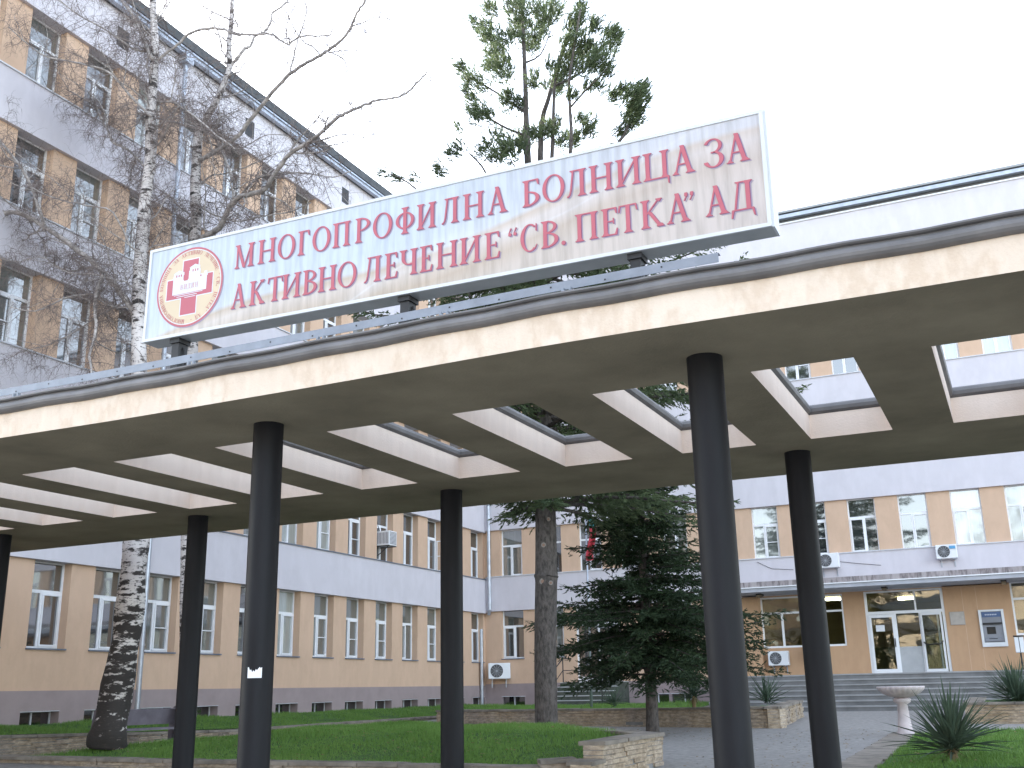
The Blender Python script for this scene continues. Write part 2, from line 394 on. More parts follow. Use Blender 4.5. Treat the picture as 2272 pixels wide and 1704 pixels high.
def notice():
    m = MB(); n = 12; c = (-7.27, 9.2); r = .167; zt = at(570, 1480, 9.03).z; zb = at(570, 1504, 9.03).z
    a0, a1 = math.pi*1.5-.02-.32+YAW*.6+.2, 0
    ctr = math.atan2(-9.2, 7.27)-.18; ws = .45
    for i in range(n+1):
        an = ctr-ws+2*ws*i/n; jag = [0, .0, .035, .02, .05, .03, .045, .02, .03, .012, 0, .01, 0][i]
        m.v.append((c[0]+r*math.cos(an), c[1]+r*math.sin(an), zb)); m.v.append((c[0]+r*math.cos(an), c[1]+r*math.sin(an), zt-jag))
    for i in range(n): m.f.append((2*i, 2*i+2, 2*i+3, 2*i+1)); m.m.append(0)
    tag(m.build('paper_notice', mat('white_paper', (.8, .8, .82), .7, var=.02)), 'torn white paper scrap stuck on a black canopy column', 'paper scrap')
notice()
def rail():
    m = MB(); X = [-19.0+i*.5 for i in range(35)]; X = [x for x in X if x < -1.95]+[-1.88]
    for a, b in zip(X[:-1], X[1:]):
        za, zb = 5.175+.6*wave(a), 5.175+.6*wave(b)
        if b == X[-1]: pass
        m.add([(a, 8.24, za), (b, 8.24, zb), (b, 8.24, zb+.085), (a, 8.24, za+.085), (a, 8.33, za+.09), (b, 8.33, zb+.09), (a, 8.246, za), (b, 8.246, zb)],
              [(0, 1, 2, 3), (3, 2, 5, 4), (1, 0, 6, 7)])
    t = thing('steel_rail', 'narrow grey steel angle rail lying along the canopy edge under the sign', 'rail', (-10, 8.3, 5.1))
    for i, x in enumerate([-18.5+i*.52 for i in range(32)]):
        z = 5.21+.6*wave(x)+(.012 if i % 2 else -.008)
        m.box((x-.007, 8.2365, z-.007), (x+.007, 8.241, z+.007), 1)
    o = m.build('angle_bar', [RAIL, DARK], t); o.location = (10, -8.3, -5.1)
    for x in (-17, -15, -13.0, -10.2, -7.6, -5.95, -4.55, -3.3):
        b = MB(); z = 5.06+wave(x); b.box((x-.012, 8.22, z-.02), (x+.012, 8.26, z+.12)); b.box((x+.06, 8.22, z-.02), (x+.08, 8.26, z+.12))
        o = b.build('bracket', RAIL, t); o.location = (10, -8.3, -5.1)
rail()

# ------------------------------------------------------------------ sign lettering
class Glyphs:
    """serif capitals from convex pieces; unit cap height, each drawn on its own width"""
    TH, TN, SE = .14, .045, .042
    def __init__(s): s.q = []
    def poly(s, p): s.q.append(p)
    def rect(s, x0, y0, x1, y1): s.poly([(x0, y0), (x1, y0), (x1, y1), (x0, y1)])
    def bar(s, xa, ya, xb, yb, w_): s.poly([(xa-w_/2, ya), (xa+w_/2, ya), (xb+w_/2, yb), (xb-w_/2, yb)])
    def ser(s, x, y, w_, up, l=.085, r=.085):
        a, b = x-w_/2-l, x+w_/2+r; t = s.SE*.8; y1 = y+t*up; y2 = y+.11*up
        s.poly([(a, y), (b, y), (b, y1), (a, y1)]); s.poly([(x-w_/2-.05*(l > 0), y1), (x+w_/2+.05*(r > 0), y1), (x+w_/2, y2), (x-w_/2, y2)])
    def stem(s, x, w_=None, bot=True, top=True, y0=0, y1=1):
        w_ = w_ or s.TH; s.rect(x-w_/2, y0, x+w_/2, y1)
        if bot: s.ser(x, y0, w_, 1)
        if top: s.ser(x, y1, w_, -1)
    def arc(s, cx, cy, rx, ry, th, tv, a0, a1, n=18):
        for i in range(n):
            a, b = R(a0+(a1-a0)*i/n), R(a0+(a1-a0)*(i+1)/n)
            P = lambda t, o: (cx+(rx-(0 if o else th))*math.cos(t), cy+(ry-(0 if o else tv))*math.sin(t))
            s.poly([P(a, 1), P(b, 1), P(b, 0), P(a, 0)])
    def draw(s, ch, w_):
        """w_ = width in cap heights"""
        s.q = []; T, t = s.TH, s.TN; e = T/2+.09; l, r = e, w_-e
        if ch == 'М':
            s.stem(.09+t, t*1.3); s.stem(r, T); s.bar(w_*.5, 0, .09+t*1.2, 1, T*.9); s.bar(w_*.5, 0, r, 1, t*1.2)
        elif ch in 'НИЦПД' and ch != 'Д':
            s.stem(l); s.stem(r)
            if ch == 'Н': s.rect(l, .485, r, .485+t)
            if ch == 'П': s.rect(l, 1-t, r, 1)
            if ch == 'И': s.bar(l, .04, r, .96, t*1.3)
            if ch == 'Ц': s.rect(l, 0, w_-.02, t); s.poly([(w_-.08, .05), (w_-.01, .05), (w_-.01, -.22), (w_-.05, -.22)])
        elif ch == 'О': s.arc(w_/2, .5, w_/2, .52, T*.95, t, 0, 360, 36)
        elif ch == 'С':
            s.arc(w_*.56, .5, w_*.56, .52, T*.95, t, 52, 308, 28); s.poly([(w_*.9, .74), (w_*.98, .72), (w_*.98, 1), (w_*.92, 1)]); s.poly([(w_*.88, .06), (w_*.98, .2), (w_*.98, .25), (w_*.86, .12)])
        elif ch in 'ГБТЕ':
            x = l if ch != 'Т' else w_/2; s.stem(x, top=(ch != 'Т'))
            if ch == 'Т':
                s.rect(.03, 1-t, w_-.03, 1); s.poly([(.0, .76), (.04, .76), (.09, 1), (.03, 1)]); s.poly([(w_-.04, .76), (w_, .76), (w_-.03, 1), (w_-.09, 1)])
            else:
                s.rect(l, 1-t, w_-.05, 1); s.poly([(w_-.06, .78), (w_-.02, .78), (w_-.03, 1), (w_-.13, 1)])
            if ch == 'Е':
                s.rect(l, .49, w_-.14, .49+t); s.poly([(w_-.17, .41), (w_-.13, .41), (w_-.13, .62), (w_-.17, .62)])
                s.rect(l, 0, w_-.04, t); s.poly([(w_-.12, 0), (w_-.03, 0), (w_, .24), (w_-.04, .24)])
            if ch == 'Б': s.arc(l, .285, w_-l, .285, T, t, -90, 90, 18)
        elif ch in 'РВ':
            s.stem(l)
            if ch == 'Р': s.arc(l+.02, .73, w_-l-.02, .27, T*.95, t, -90, 90, 18)
            else: s.arc(l+.02, .765, w_-l-.08, .235, T*.85, t, -90, 90, 16); s.arc(l+.02, .28, w_-l-.02, .28, T, t, -90, 90, 18)
        elif ch == 'Ф': s.stem(w_/2, y0=-.03, y1=1.03); s.arc(w_/2, .5, w_/2, .33, T*.9, t, 0, 360, 32)
        elif ch == 'Л': s.stem(r); s.rect(w_*.3, 1-t, r, 1); s.ser(w_*.36, 1, t, -1, .08, 0); s.bar(w_*.26, .22, w_*.38, 1, t*1.3); s.arc(w_*.08, .22, w_*.2, .22, t*1.2, t*1.2, -90, 0, 8)
        elif ch == 'А': s.bar(w_-e*.95, 0, w_*.47, 1.03, T); s.bar(e*.7, 0, w_*.47, 1.0, t*1.2); s.rect(w_*.28, .33, w_*.68, .33+t); s.ser(w_-e*.95, 0, T, 1); s.ser(e*.7, 0, t, 1)
        elif ch == 'З': s.arc(w_*.42, .76, w_*.5, .26, T*.8, t, -85, 160, 18); s.arc(w_*.42, .27, w_*.56, .29, T, t, -165, 85, 22); s.rect(w_*.3, .5, w_*.5, .5+t)
        elif ch == 'К': s.stem(l); s.bar(l+.05, .48, w_-.14, 1, t*1.3); s.bar(w_-.12, 0, l+.15, .56, T*.95); s.ser(w_-.14, 1, t, -1, .1, .08); s.ser(w_-.13, 0, T, 1, .04, .06)
        elif ch == 'Ч': s.stem(r); s.stem(l, bot=False, y0=.62); s.arc((l+r)/2+.02, .66, (r-l)/2+T/2+.02, .27, T, t, 180, 300, 14); s.rect((l+r)/2, .39, r, .39+t)
        elif ch == 'Д':
            s.stem(r-.04, bot=False); s.rect(w_*.3, 1-t, r, 1); s.ser(w_*.36, 1, t, -1, .08, 0); s.bar(w_*.18, .03, w_*.37, 1, t*1.3); s.rect(.03, 0, w_-.03, t)
            s.poly([(.0, -.24), (.04, -.24), (.11, .03), (.03, .03)]); s.poly([(w_-.04, -.24), (w_, -.24), (w_-.03, .03), (w_-.11, .03)])
        elif ch in '“”':
            for k in (0, .55):
                x = w_*k; h = w_*.42
                if ch == '“': s.poly([(x, .72), (x+h*.7, .70), (x+h*.85, .8), (x+h*.1, .84)]); s.poly([(x, .78), (x+.05, .84), (x+h*.9, 1.0), (x+h*.55, 1.0)])
                else: s.poly([(x+h*.2, .88), (x+h*.9, .86), (x+h*.95, 1.0), (x+h*.3, 1.0)]); s.poly([(x+h*.95, .92), (x+h*.75, .92), (x, .72), (x+h*.3, .72)])
        elif ch == '.': s.arc(w_/2, .07, w_/2, .08, w_/2-.001, .079, 0, 360, 12)
        elif ch == '"':
            s.bar(w_*.3, .7, w_*.25, 1, .06); s.bar(w_*.7, .7, w_*.65, 1, .06)
        elif ch == '•': s.arc(w_/2, .4, .12, .12, .119, .119, 0, 360, 10)
        return s.q
GL = Glyphs()
L1 = [('М', -7.508, -7.233), ('Н', -7.181, -6.936), ('О', -6.907, -6.675), ('Г', -6.636, -6.48), ('О', -6.441, -6.209), ('П', -6.177, -5.951), ('Р', -5.888, -5.704), ('О', -5.663, -5.427), ('Ф', -5.381, -5.16), ('И', -5.128, -4.897), ('Л', -4.844, -4.631), ('Н', -4.584, -4.342), ('А', -4.3, -4.081), ('Б', -3.914, -3.73), ('О', -3.695, -3.462), ('Л', -3.452, -3.234), ('Н', -3.203, -2.958), ('И', -2.93, -2.678), ('Ц', -2.656, -2.4), ('А', -2.372, -2.158), ('З', -2.05, -1.88), ('А', -1.86, -1.648)]
L2 = [('А', -7.522, -7.31), ('К', -7.267, -7.054), ('Т', -7.021, -6.816), ('И', -6.821, -6.574), ('В', -6.546, -6.36), ('Н', -6.344, -6.109), ('О', -6.092, -5.856), ('Л', -5.774, -5.549), ('Е', -5.507, -5.349), ('Ч', -5.326, -5.108), ('Е', -5.083, -4.933), ('Н', -4.891, -4.643), ('И', -4.619, -4.38), ('Е', -4.337, -4.167), ('“', -4.073, -3.971), ('С', -3.94, -3.761), ('В', -3.721, -3.537), ('.', -3.506, -3.462), ('П', -3.362, -3.127), ('Е', -3.095, -2.928), ('Т', -2.92, -2.73), ('К', -2.701, -2.477), ('А', -2.45, -2.229), ('”', -2.282, -2.183), ('А', -2.084, -1.87), ('Д', -1.851, -1.633)]
def sign():
    SX, SZ, SL, SH, SD = -8.79, 5.715, 7.29, 1.155, .25
    t = thing('sign_board', 'long pale box sign with red Cyrillic lettering and round red cross emblem', 'sign', (SX, 8.75, SZ))
    t.rotation_euler = (0, .0105, 0)
    c = MB(); c.box((0, .012, 0), (SL, SD, SH)); c.build('case', CASE, t)
    fr = MB(); b = .035
    fr.box((0, -.012, 0), (SL, .012, b)); fr.box((0, -.012, SH-b), (SL, .012, SH)); fr.box((0, -.012, b), (b, .012, SH-b)); fr.box((SL-b, -.012, b), (SL, .012, SH-b))
    fr.box((SL-.002, .012, -.002), (SL+.02, SD, SH+.002)); fr.build('case_frame', CASEW, t)
    fa = MB(); fa.add([(b, -.002, b), (SL-b, -.002, b), (SL-b, -.002, SH-b), (b, -.002, SH-b)], [(0, 1, 2, 3)]); fa.build('printed_face', SIGNFACE, t)
    k = [0]
    def text(m, line, base, cap, dx, dz, dy, mi):
        for ch, xa, xb in line:
            wd = (xb-xa)/cap
            for q in GL.draw(ch, wd):
                k[0] += 1; y = dy-.00002*(k[0] % 40)
                ar = sum(q[i][0]*q[(i+1) % len(q)][1]-q[(i+1) % len(q)][0]*q[i][1] for i in range(len(q)))
                if ar < 0: q = q[::-1]
                m.add([(xa-SX+p[0]*cap+dx, y, base+p[1]*cap+dz) for p in q], [tuple(range(len(q)))], mi)
    for line, base in ((L1, .685), (L2, .205)):
        m = MB(); text(m, line, base, .283, .018, -.016, -.0035, 0); text(m, line, base, .283, .006, -.005, -.005, 2); text(m, line, base, .283, 0, 0, -.0065, 1)
        m.build('lettering', [SHADOWP, RED, OUTL], t)
    # emblem
    e = MB(); cu, cv, r = .645, .585, .485
    def disc(r0, r1, y, mi, dx=0, dz=0, n=64):
        for i in range(n):
            a, b2 = 2*math.pi*i/n, 2*math.pi*(i+1)/n
            P = lambda q, an: (cu+dx+q*math.cos(an), y, cv+dz+q*math.sin(an))
            e.add([P(r0, a), P(r1, a), P(r1, b2), P(r0, b2)] if r0 > 0 else [(cu+dx, y, cv+dz), P(r1, a), P(r1, b2)], [(0, 1, 2, 3) if r0 > 0 else (0, 1, 2)], mi)
    disc(0, r, -.0035, 0, .015, -.015); disc(0, r, -.0045, 1); disc(r-.022, r, -.0055, 2); disc(r-.034, r-.026, -.0055, 3)
    def rc(x0, z0, x1, z1, y, mi): e.add([(cu+x0, y, cv+z0), (cu+x1, y, cv+z0), (cu+x1, y, cv+z1), (cu+x0, y, cv+z1)], [(0, 1, 2, 3)], mi)
    A, B = .112, .335
    rc(-A-.012, -B-.012, A+.012, B+.012, -.005, 3); rc(-B-.012, -A-.022, B+.012, A+.022, -.0052, 3)
    rc(-A, -B, A, B, -.006, 2); rc(-B, -A-.01, B, A+.01, -.0062, 2)
    # white fortress
    rc(-.25, -.07, .25, .10, -.0068, 3); rc(-.25, .10, -.10, .16, -.0069, 3); rc(-.245, .16, -.09, .19, -.0070, 3); rc(-.02, .10, .15, .20, -.0069, 3); rc(-.01, .20, .14, .235, -.0070, 3); rc(.17, .10, .26, .13, -.0071, 3); rc(.21, .13, .25, .16, -.0071, 3)
    for (x0, x1, z) in ((-.255, -.08, .192), (-.02, .15, .237)): e.add([(cu+x0, -.0072, cv+z), (cu+x1, -.0072, cv+z), (cu+(x0+x1)/2, -.0072, cv+z+.035)], [(0, 1, 2)], 3)
    for x in (-.21, -.175, -.14, .03, .065, .10): rc(x, .145 if x < 0 else .18, x+.016, .175 if x < 0 else .212, -.0076, 2)
    rc(-.09, .085, -.03, .10, -.0075, 2)
    for i, (a, b2) in enumerate(((-.22, .2), (-.18, .12), (-.06, .1))): rc(a, -.085-.022*i, b2, -.077-.022*i, -.0078, 3)
    def small(txt, x, z, cap, wd, mi, y):
        for ch in txt:
            for q in GL.draw(ch, wd):
                k[0] += 1; e.add([(cu+x+p[0]*cap, y-.00002*(k[0] % 40), cv+z+p[1]*cap) for p in q], [tuple(range(len(q)))], mi)
            x += cap*(wd+.16)
    small('ВИДИН', -.135, -.02, .062, .72, 4, -.0078)
    ring = 'МНОГОПРОФИЛНА БОЛНИЦА ЗА АКТИВНО ЛЕЧЕНИЕ "СВ. ПЕТКА" АД •'
    cap = .05; rr = r-.088; an = R(262); step = R(360)/(len(ring)+1.5)
    for ch in ring:
        if ch != ' ':
            for q in GL.draw(ch, .78 if ch not in '."•' else .4):
                k[0] += 1; P = []
                for (gx, gy) in q:
                    a = an-(gx-.39)*cap/rr; rad = rr+gy*cap; P.append((cu+rad*math.cos(a), -.0066-.00002*(k[0] % 40), cv+rad*math.sin(a)))
                e.add(P, [tuple(range(len(P)))], 2)
        an -= step
    e.build('emblem', [SHADOWP, CREAMP, RED, WHITEP, PINKP], t)
    for x in (.45, 3.5, 6.0):
        p = MB(); p.box((x-.05, .05, -.68), (x+.05, .2, 0)); p.box((x-.07, .03, -.055), (x+.07, .22, -.001)); p.box((x-.13, .0, -.72), (x+.13, .25, -.68)); p.tube([(x+.14, .2, -.7), (x+.06, .12, -.1)], .012, 5); p.build('post', DARK, t)
sign()

# ------------------------------------------------------------------ buildings
LX, BY = -20.342, 40.628
Z1, ST, WH = 2.88, 3.393, 1.98
def window_meshes(wd, h, tag_):
    """local: x across, y inwards, z up; origin at lower left of the opening on the wall's face"""
    out = []
    tz = h*.635
    for var in range(4):
        f = MB(); b = .05; y0, y1 = .0, .06; mxx = wd*(.44 if var % 2 == 0 else .56)
        f.box((0, y0, 0), (wd, y1, b)); f.box((0, y0, h-b*.7), (wd, y1, h)); f.box((0, y0, b), (b, y1, h-b*.7)); f.box((wd-b, y0, b), (wd, y1, h-b*.7))
        f.box((b, y0-.002, tz), (wd-b, y1, tz+.075)); f.box((mxx-.03, y0-.003, b), (mxx+.03, y1, tz))
        # opening sash with a deeper frame on one side
        a0, a1 = (mxx+.03, wd-b) if var % 2 == 0 else (b, mxx-.03)
        s_ = .045
        f.box((a0, y0-.025, b), (a1, y1-.01, b+s_)); f.box((a0, y0-.025, tz-s_), (a1, y1-.01, tz)); f.box((a0, y0-.025, b+s_), (a0+s_, y1-.01, tz-s_)); f.box((a1-s_, y0-.025, b+s_), (a1, y1-.01, tz-s_))
        if var >= 2: f.box((a0+s_, y0-.02, tz*.5-.012), (a1-s_, y1-.02, tz*.5+.012))
        g = MB(); g.box((b*.5, .03, b*.5), (wd-b*.5, .04, tz+.02)); g.box((b*.5, .0301, tz+.04), (wd-b*.5, .0401, h-.02), 1)
        out.append((f.mesh('window'+tag_, UPVC), g.mesh('pane', [GLASS, GLASSTOP])))
    return out
def sill_mesh(wd, m, d=.22):
    s = MB(); s.box((-.02, -.05, -.035), (wd+.02, d, 0)); return s.mesh('sill', m)
LW, LP, LY0, LD = 1.085, 1.8235, 17.504, .24
left = thing('hospital_wing', 'five storey peach wing with lilac bands of wall along the left side', 'building', (LX, 25, 1))
back = thing('hospital_building', 'five storey peach and lilac main block with the entrance, facing the canopy', 'building', (-6, BY, 1))
def place(o, par): o.location = tuple(Vector(o.location)-Vector(par.location)); return o
def lbuild(m, name, mt, par, **k):
    o = m.build(name, mt, par, **k); return place(o, par)
def put_window(par, me, loc, rz, sill=None, label=None):
    o = inst('window', me[0], par, Vector(loc)-Vector(par.location), rz); p = inst('pane', me[1], o)
    if sill: inst('sill', sill, o, (0, -SD_[0], 0))
    return o
SD_ = [.24]
def left_wing():
    y0, y1 = 8.6, BY
    ks = list(range(-5, 13))
    jam = [(LY0+k*LP, LY0+k*LP+LW) for k in ks]
    wl = MB()
    xb = LX-LD-.05   # plane behind the windows
    wl.box((LX-14, y0, -.5), (xb, BY+12, 20.0))
    # below the ground floor windows
    wl.box((xb, y0, 1.945), (LX, y1, Z1-.035))
    for n in range(5):
        z0 = Z1+n*ST-.035; z1 = Z1+n*ST+WH
        prev = y0
        for a, b in jam:
            if a > prev: wl.box((xb, prev, z0), (LX, a, z1))
            prev = b
        if prev < y1: wl.box((xb, prev, z0), (LX, y1, z1))
    lbuild(wl, 'wall', PEACH, left)
    pl = MB(); zt, zs = 1.5, .95
    prev = y0
    for a, b in jam:
        pl.box((xb, prev, -.5), (LX+.03, a, 1.945)); pl.box((xb, a, zt), (LX+.03, b, 1.945)); pl.box((xb, a, -.5), (LX+.03, b, zs)); prev = b
    pl.box((xb, prev, -.5), (LX+.03, y1-.0, 1.945)); lbuild(pl, 'plinth', PLINTH, left)
    for n in range(4):
        m = MB(); m.box((xb, y0, Z1+n*ST+WH), (LX+.11, y1-.002, Z1+(n+1)*ST-.035)); lbuild(m, 'wall_band', LILAC, left)
        s = MB(); s.box((xb, y0, Z1+(n+1)*ST-.035), (LX+.15, y1-.002, Z1+(n+1)*ST)); lbuild(s, 'band_flashing', SILLW if n else SILL, left)
    m = MB(); m.box((xb, y0, Z1+4*ST+WH), (LX+.11, y1-.002, 20.0)); lbuild(m, 'parapet_band', LILAC, left)
    rf = MB(); rf.box((LX-14, y0-.3, 20.0), (LX+.2, BY+12, 20.12)); rf.prism([(LX-14, y0-.3), (LX+.42, y0-.3), (LX+.42, BY-.45), (LX-14, BY-.45)], 20.19, [20.6, 20.5, 20.5, 20.6], 1)
    lbuild(rf, 'roof', [ROOFDK, ROOFDK], left)
    gt = MB(); gt.box((LX+.2, y0-.3, 19.98), (LX+.36, BY-.5, 20.13)); gt.box((LX+.36, y0-.3, 20.10), (LX+.40, BY-.5, 20.16)); lbuild(gt, 'eaves_gutter', ZINC, left)
    wm = window_meshes(LW, WH, ''); sm = sill_mesh(LW, SILL)
    rw = random.Random(3)
    for n in range(5):
        for k, (a, b) in zip(ks, jam):
            if n == 0 and k < -1 or n == 1 and k < -1: continue
            v = rw.choice((0, 0, 2, 2, 1, 3))
            if n == 0: v = {0: 0, 1: 0, 2: 2, 3: 2, 4: 1, 5: 0, 6: 2, 7: 2, 8: 2, 9: 1, 10: 2, 11: 0, 12: 0}.get(k, 0)
            o = put_window(left, wm[v], (LX-LD, a, Z1+n*ST), R(90), sm if n == 0 else None)
    # basement lights
    bf = MB(); bf.box((0, 0, 0), (LW, .04, .03)); bf.box((0, 0, zt-zs-.03), (LW, .04, zt-zs)); bf.box((LW*.5-.02, 0, .03), (LW*.5+.02, .04, zt-zs-.03)); bf.box((0, 0, .03), (.035, .04, zt-zs-.03)); bf.box((LW-.035, 0, .03), (LW, .04, zt-zs-.03))
    bm = bf.mesh('basement_window', SILLW); g = MB(); g.box((0, .02, 0), (LW, .03, zt-zs)); gm = g.mesh('pane', GLASSDK)
    ln = MB(); ln.box((-.03, -.30, zt-zs), (LW+.03, .0, zt-zs+.025)); lm = ln.mesh('lintel_strip', SILLW)
    for k, (a, b) in zip(ks, jam):
        if k < -1: continue
        o = inst('basement_window', bm, left, Vector((LX-LD, a, zs))-Vector(left.location), R(90)); inst('pane', gm, o); inst('lintel_strip', lm, o, (0, .03, -.012))
    # openings under the eaves
    for y in (13.1, 18.5, 23.95, 29.4, 34.9):
        v = MB(); v.box((LX+.105, y-.22, 18.95), (LX+.114, y+.22, 19.55)); lbuild(v, 'attic_vent', DARK, left)
    # downpipe with hopper
    d = MB(); d.box((LX+.14, 20.62, 19.72), (LX+.42, 20.94, 20.05)); d.tube([(LX+.27, 20.78, 19.75), (LX+.27, 20.78, 1.3)], .065, 10)
    for z in (18, 15, 12, 9, 6, 3): d.tube([(LX+.27, 20.78, z), (LX+.27, 20.78, z+.05)], .078, 10)
    lbuild(d, 'downpipe', ZINC, left)
    d = MB(); d.tube([(LX+.3, BY-.16, 20.0), (LX+.3, BY-.16, 5.0), (LX+.24, BY-.12, 4.8)], .07, 10)
    d.tube([(LX+.12, BY-.6, 4.2), (LX+.12, BY-.6, .9)], .065, 10)
    for z in (17, 13, 9, 7, 5.3): d.tube([(LX+.3, BY-.16, z), (LX+.3, BY-.16, z+.05)], .083, 10)
    lbuild(d, 'downpipe', ZINC, left)
    # open casement of the last but one first floor window
    c = MB(); c.box((0, 0, 0), (.5, .035, .04)); c.box((0, 0, 1.16), (.5, .035, 1.2)); c.box((0, 0, .04), (.04, .035, 1.16)); c.box((.46, 0, .04), (.5, .035, 1.16)); c.box((.04, .01, .58), (.46, .025, .61))
    yk = jam[ks.index(10)]
    o = lbuild(c, 'open_casement', UPVC, left); o.location = Vector((LX-LD+.04, yk[0]+LW*.97, Z1+ST+.03))-Vector(left.location); o.rotation_euler = (0, 0, R(8))
left_wing()

BW, BP, BX0, BD = 1.0, 1.79, -19.56, .13
def back_building():
    x0, x1 = LX, 11.0
    ks = list(range(0, 17)); jam = [(BX0+k*BP, BX0+k*BP+BW) for k in ks]; jam = [j for j in jam if j[1] < x1-.2]
    yb = BY+BD+.05
    wl = MB()
    # body around the hall
    wl.box((x0-14, BY+12, -.5), (x1, BY+12.3, 20)); wl.box((x0, yb, 4.95), (x1, BY+12, 20.0)); wl.box((x0, yb, -.5), (-9.1, BY+12, 4.95)); wl.box((-.2, yb, -.5), (x1, BY+12, 4.95)); wl.box((-9.1, yb, -.5), (-.2, BY+12, 2.04)); wl.box((-9.1, BY+7, 2.04), (-.2, BY+12, 4.95))
    for n in range(1, 5):
        za, zb = Z1+n*ST-.035+.1, Z1+n*ST+WH+(.07 if n < 4 else .0)
        prev = x0+.0
        for a, b in jam:
            wl.box((prev, BY, za), (a, yb, zb)); prev = b
        wl.box((prev, BY, za), (x1, yb, zb))
    # ground floor, left of the porch
    prev = x0; za, zb = 3.0-.035, 4.93
    for k in (0, 1, 2, 3, 4, 5):
        a, b = jam[k]
        if k == 2: a, b = -16.25, -14.35
        if k == 3: continue
        wl.box((prev, BY, za if k != 2 else za), (a, yb, zb)); prev = b
    wl.box((prev, BY, za), (-9.45, yb, zb))
    wl.box((x0, BY, 2.0), (-16.25, yb, 3.0-.035)); wl.box((-14.35, BY, 2.0), (-9.45, yb, 3.0-.035))
    lbuild(wl, 'wall', PEACH, back)
    en = MB()   # entrance front: pieces between the openings
    T = yb+.12
    en.box((-9.45, BY-.35, 2.0), (-8.74, T, 4.92)); en.box((-5.74, BY, 2.0), (-4.99, T, 4.95)); en.box((-8.74, BY, 2.0), (-5.74, T, 3.05)); en.box((-2.32, BY, 2.0), (-.15, T, 5.0)); en.box((-.15, BY, 2.0), (2.6, T, 3.2)); en.box((2.6, BY, 2.0), (x1, T, 5.0)); en.box((-8.74, BY, 4.9), (-5.74, T, 4.95)); en.box((-4.99, BY, 4.92), (-2.32, T, 4.95))
    lbuild(en, 'entrance_wall', PEACHD, back)
    js = MB()
    for x in (-6.9, -1.7, -1.25): js.box((x-.008, BY-.004, 2.0), (x+.008, BY-.001, 3.0 if x < -5 else 4.9))
    lbuild(js, 'wall_joint', PEACH, back)
    pl = MB(); prev = x0
    for k in (0, 1, 3, 4, 5):
        a, b = jam[k]
        if k == 3: a, b = -13.4, -12.5
        pl.box((prev, BY-.03, -.5), (a, yb, 2.0)); pl.box((a, BY-.03, 1.5), (b, yb, 2.0)); pl.box((a, BY-.03, -.5), (b, yb, .95)); prev = b
        g = MB(); g.box((a, BY+.1, .95), (b, BY+.14, 1.5), 1); g.box((a, BY+.05, .95), (b, BY+.099, .99)); g.box(((a+b)/2-.02, BY+.05, .99), ((a+b)/2+.02, BY+.099, 1.5)); lbuild(g, 'basement_window', [SILLW, GLASSDK], back)
        s = MB(); s.box((a-.03, BY-.05, 1.49), (b+.03, BY+.02, 1.51)); lbuild(s, 'lintel_strip', SILLW, back)
    pl.box((prev, BY-.03, -.5), (-9.45, yb, 2.0)); lbuild(pl, 'plinth', PLINTH, back)
    for n in range(1, 5):
        lo = Z1+(n-1)*ST+WH+.07 if n > 1 else 4.93
        m = MB()
        if n == 1: m.box((x0+.11, BY-.1, lo), (-9.2, yb, Z1+ST+.065)); m.box((-9.2, BY-.1, 5.34), (x1, yb, Z1+ST+.065)); m.box((-9.2, BY, 4.95), (x1, yb, 5.34))
        else: m.box((x0+.11, BY-.1, lo), (x1, yb, Z1+n*ST+.065))
        lbuild(m, 'wall_band', LILAC, back)
        s = MB(); s.box((x0+.15, BY-.14, Z1+n*ST+.065), (x1, yb, Z1+n*ST+.1)); lbuild(s, 'band_flashing', SILLW, back)
    m = MB(); m.box((x0+.11, BY-.1, Z1+4*ST+WH), (x1, yb, 19.72)); lbuild(m, 'parapet_band', LILAC, back)
    lg = MB(); lg.box((x0+.11, BY-.16, 19.72), (x1, yb, 19.78)); lbuild(lg, 'parapet_ledge', UPVC, back)
    gt = MB(); gt.box((x0+.5, BY-.34, 19.9), (x1+.2, BY-.12, 20.05)); lbuild(gt, 'eaves_gutter', ZINC, back)
    rf = MB(); rf.box((x0+.43, BY-.4, 20.1), (x1+.3, BY+12, 20.19)); rf.box((x0+.43, BY+.0, 19.78), (x1+.3, BY+11, 20.1)); lbuild(rf, 'roof', mat('pale_roof_sheet', (.30, .31, .32), .6), back)
    wm = window_meshes(BW, WH, ''); wmb = window_meshes(BW, WH-.02, ''); sm = sill_mesh(BW, SILL); rw = random.Random(11)
    SD_[0] = BD
    for n in range(1, 5):
        for a, b in jam:
            put_window(back, wm[rw.choice((0, 2, 2, 0, 1))], (a, BY+BD, Z1+n*ST+.07), 0)
    for k in (0, 1, 4, 5):
        put_window(back, wm[1 if k == 0 else 0], (jam[k][0], BY+BD, 3.0), 0, sm)
    # side door
    d = MB(); x0d, x1d = -16.25, -14.35
    d.box((x0d, BY+.1, 2.0), (x0d+.07, BY+.18, 4.93)); d.box((x1d-.07, BY+.1, 2.0), (x1d, BY+.18, 4.93)); d.box((x0d+.07, BY+.1, 4.2), (x1d-.07, BY+.18, 4.28)); d.box((-15.34, BY+.1, 2.0), (-15.26, BY+.18, 4.2)); d.box((x0d+.07, BY+.1, 2.0), (x1d-.07, BY+.17, 2.2))
    dd = lbuild(d, 'side_door', UPVC, back); g = MB(); g.box((x0d, BY+.13, 2.0), (x1d, BY+.15, 4.93)); o = g.build('pane', GLASS, dd)
    # glazed entrance
    def glazing(name, xa, xb, za, zb, bars, panes=None, fy=BY+.06):
        f = MB()
        for (p, q, r_, s_) in bars: f.box((p, fy-.035, q), (r_, fy+.035, s_))
        o = lbuild(f, name, UPVC, back); g2 = MB(); g2.box((xa+.02, fy-.008, za+.02), (xb-.02, fy+.008, zb-.02)); g2.build('pane', CLEAR, o); return o
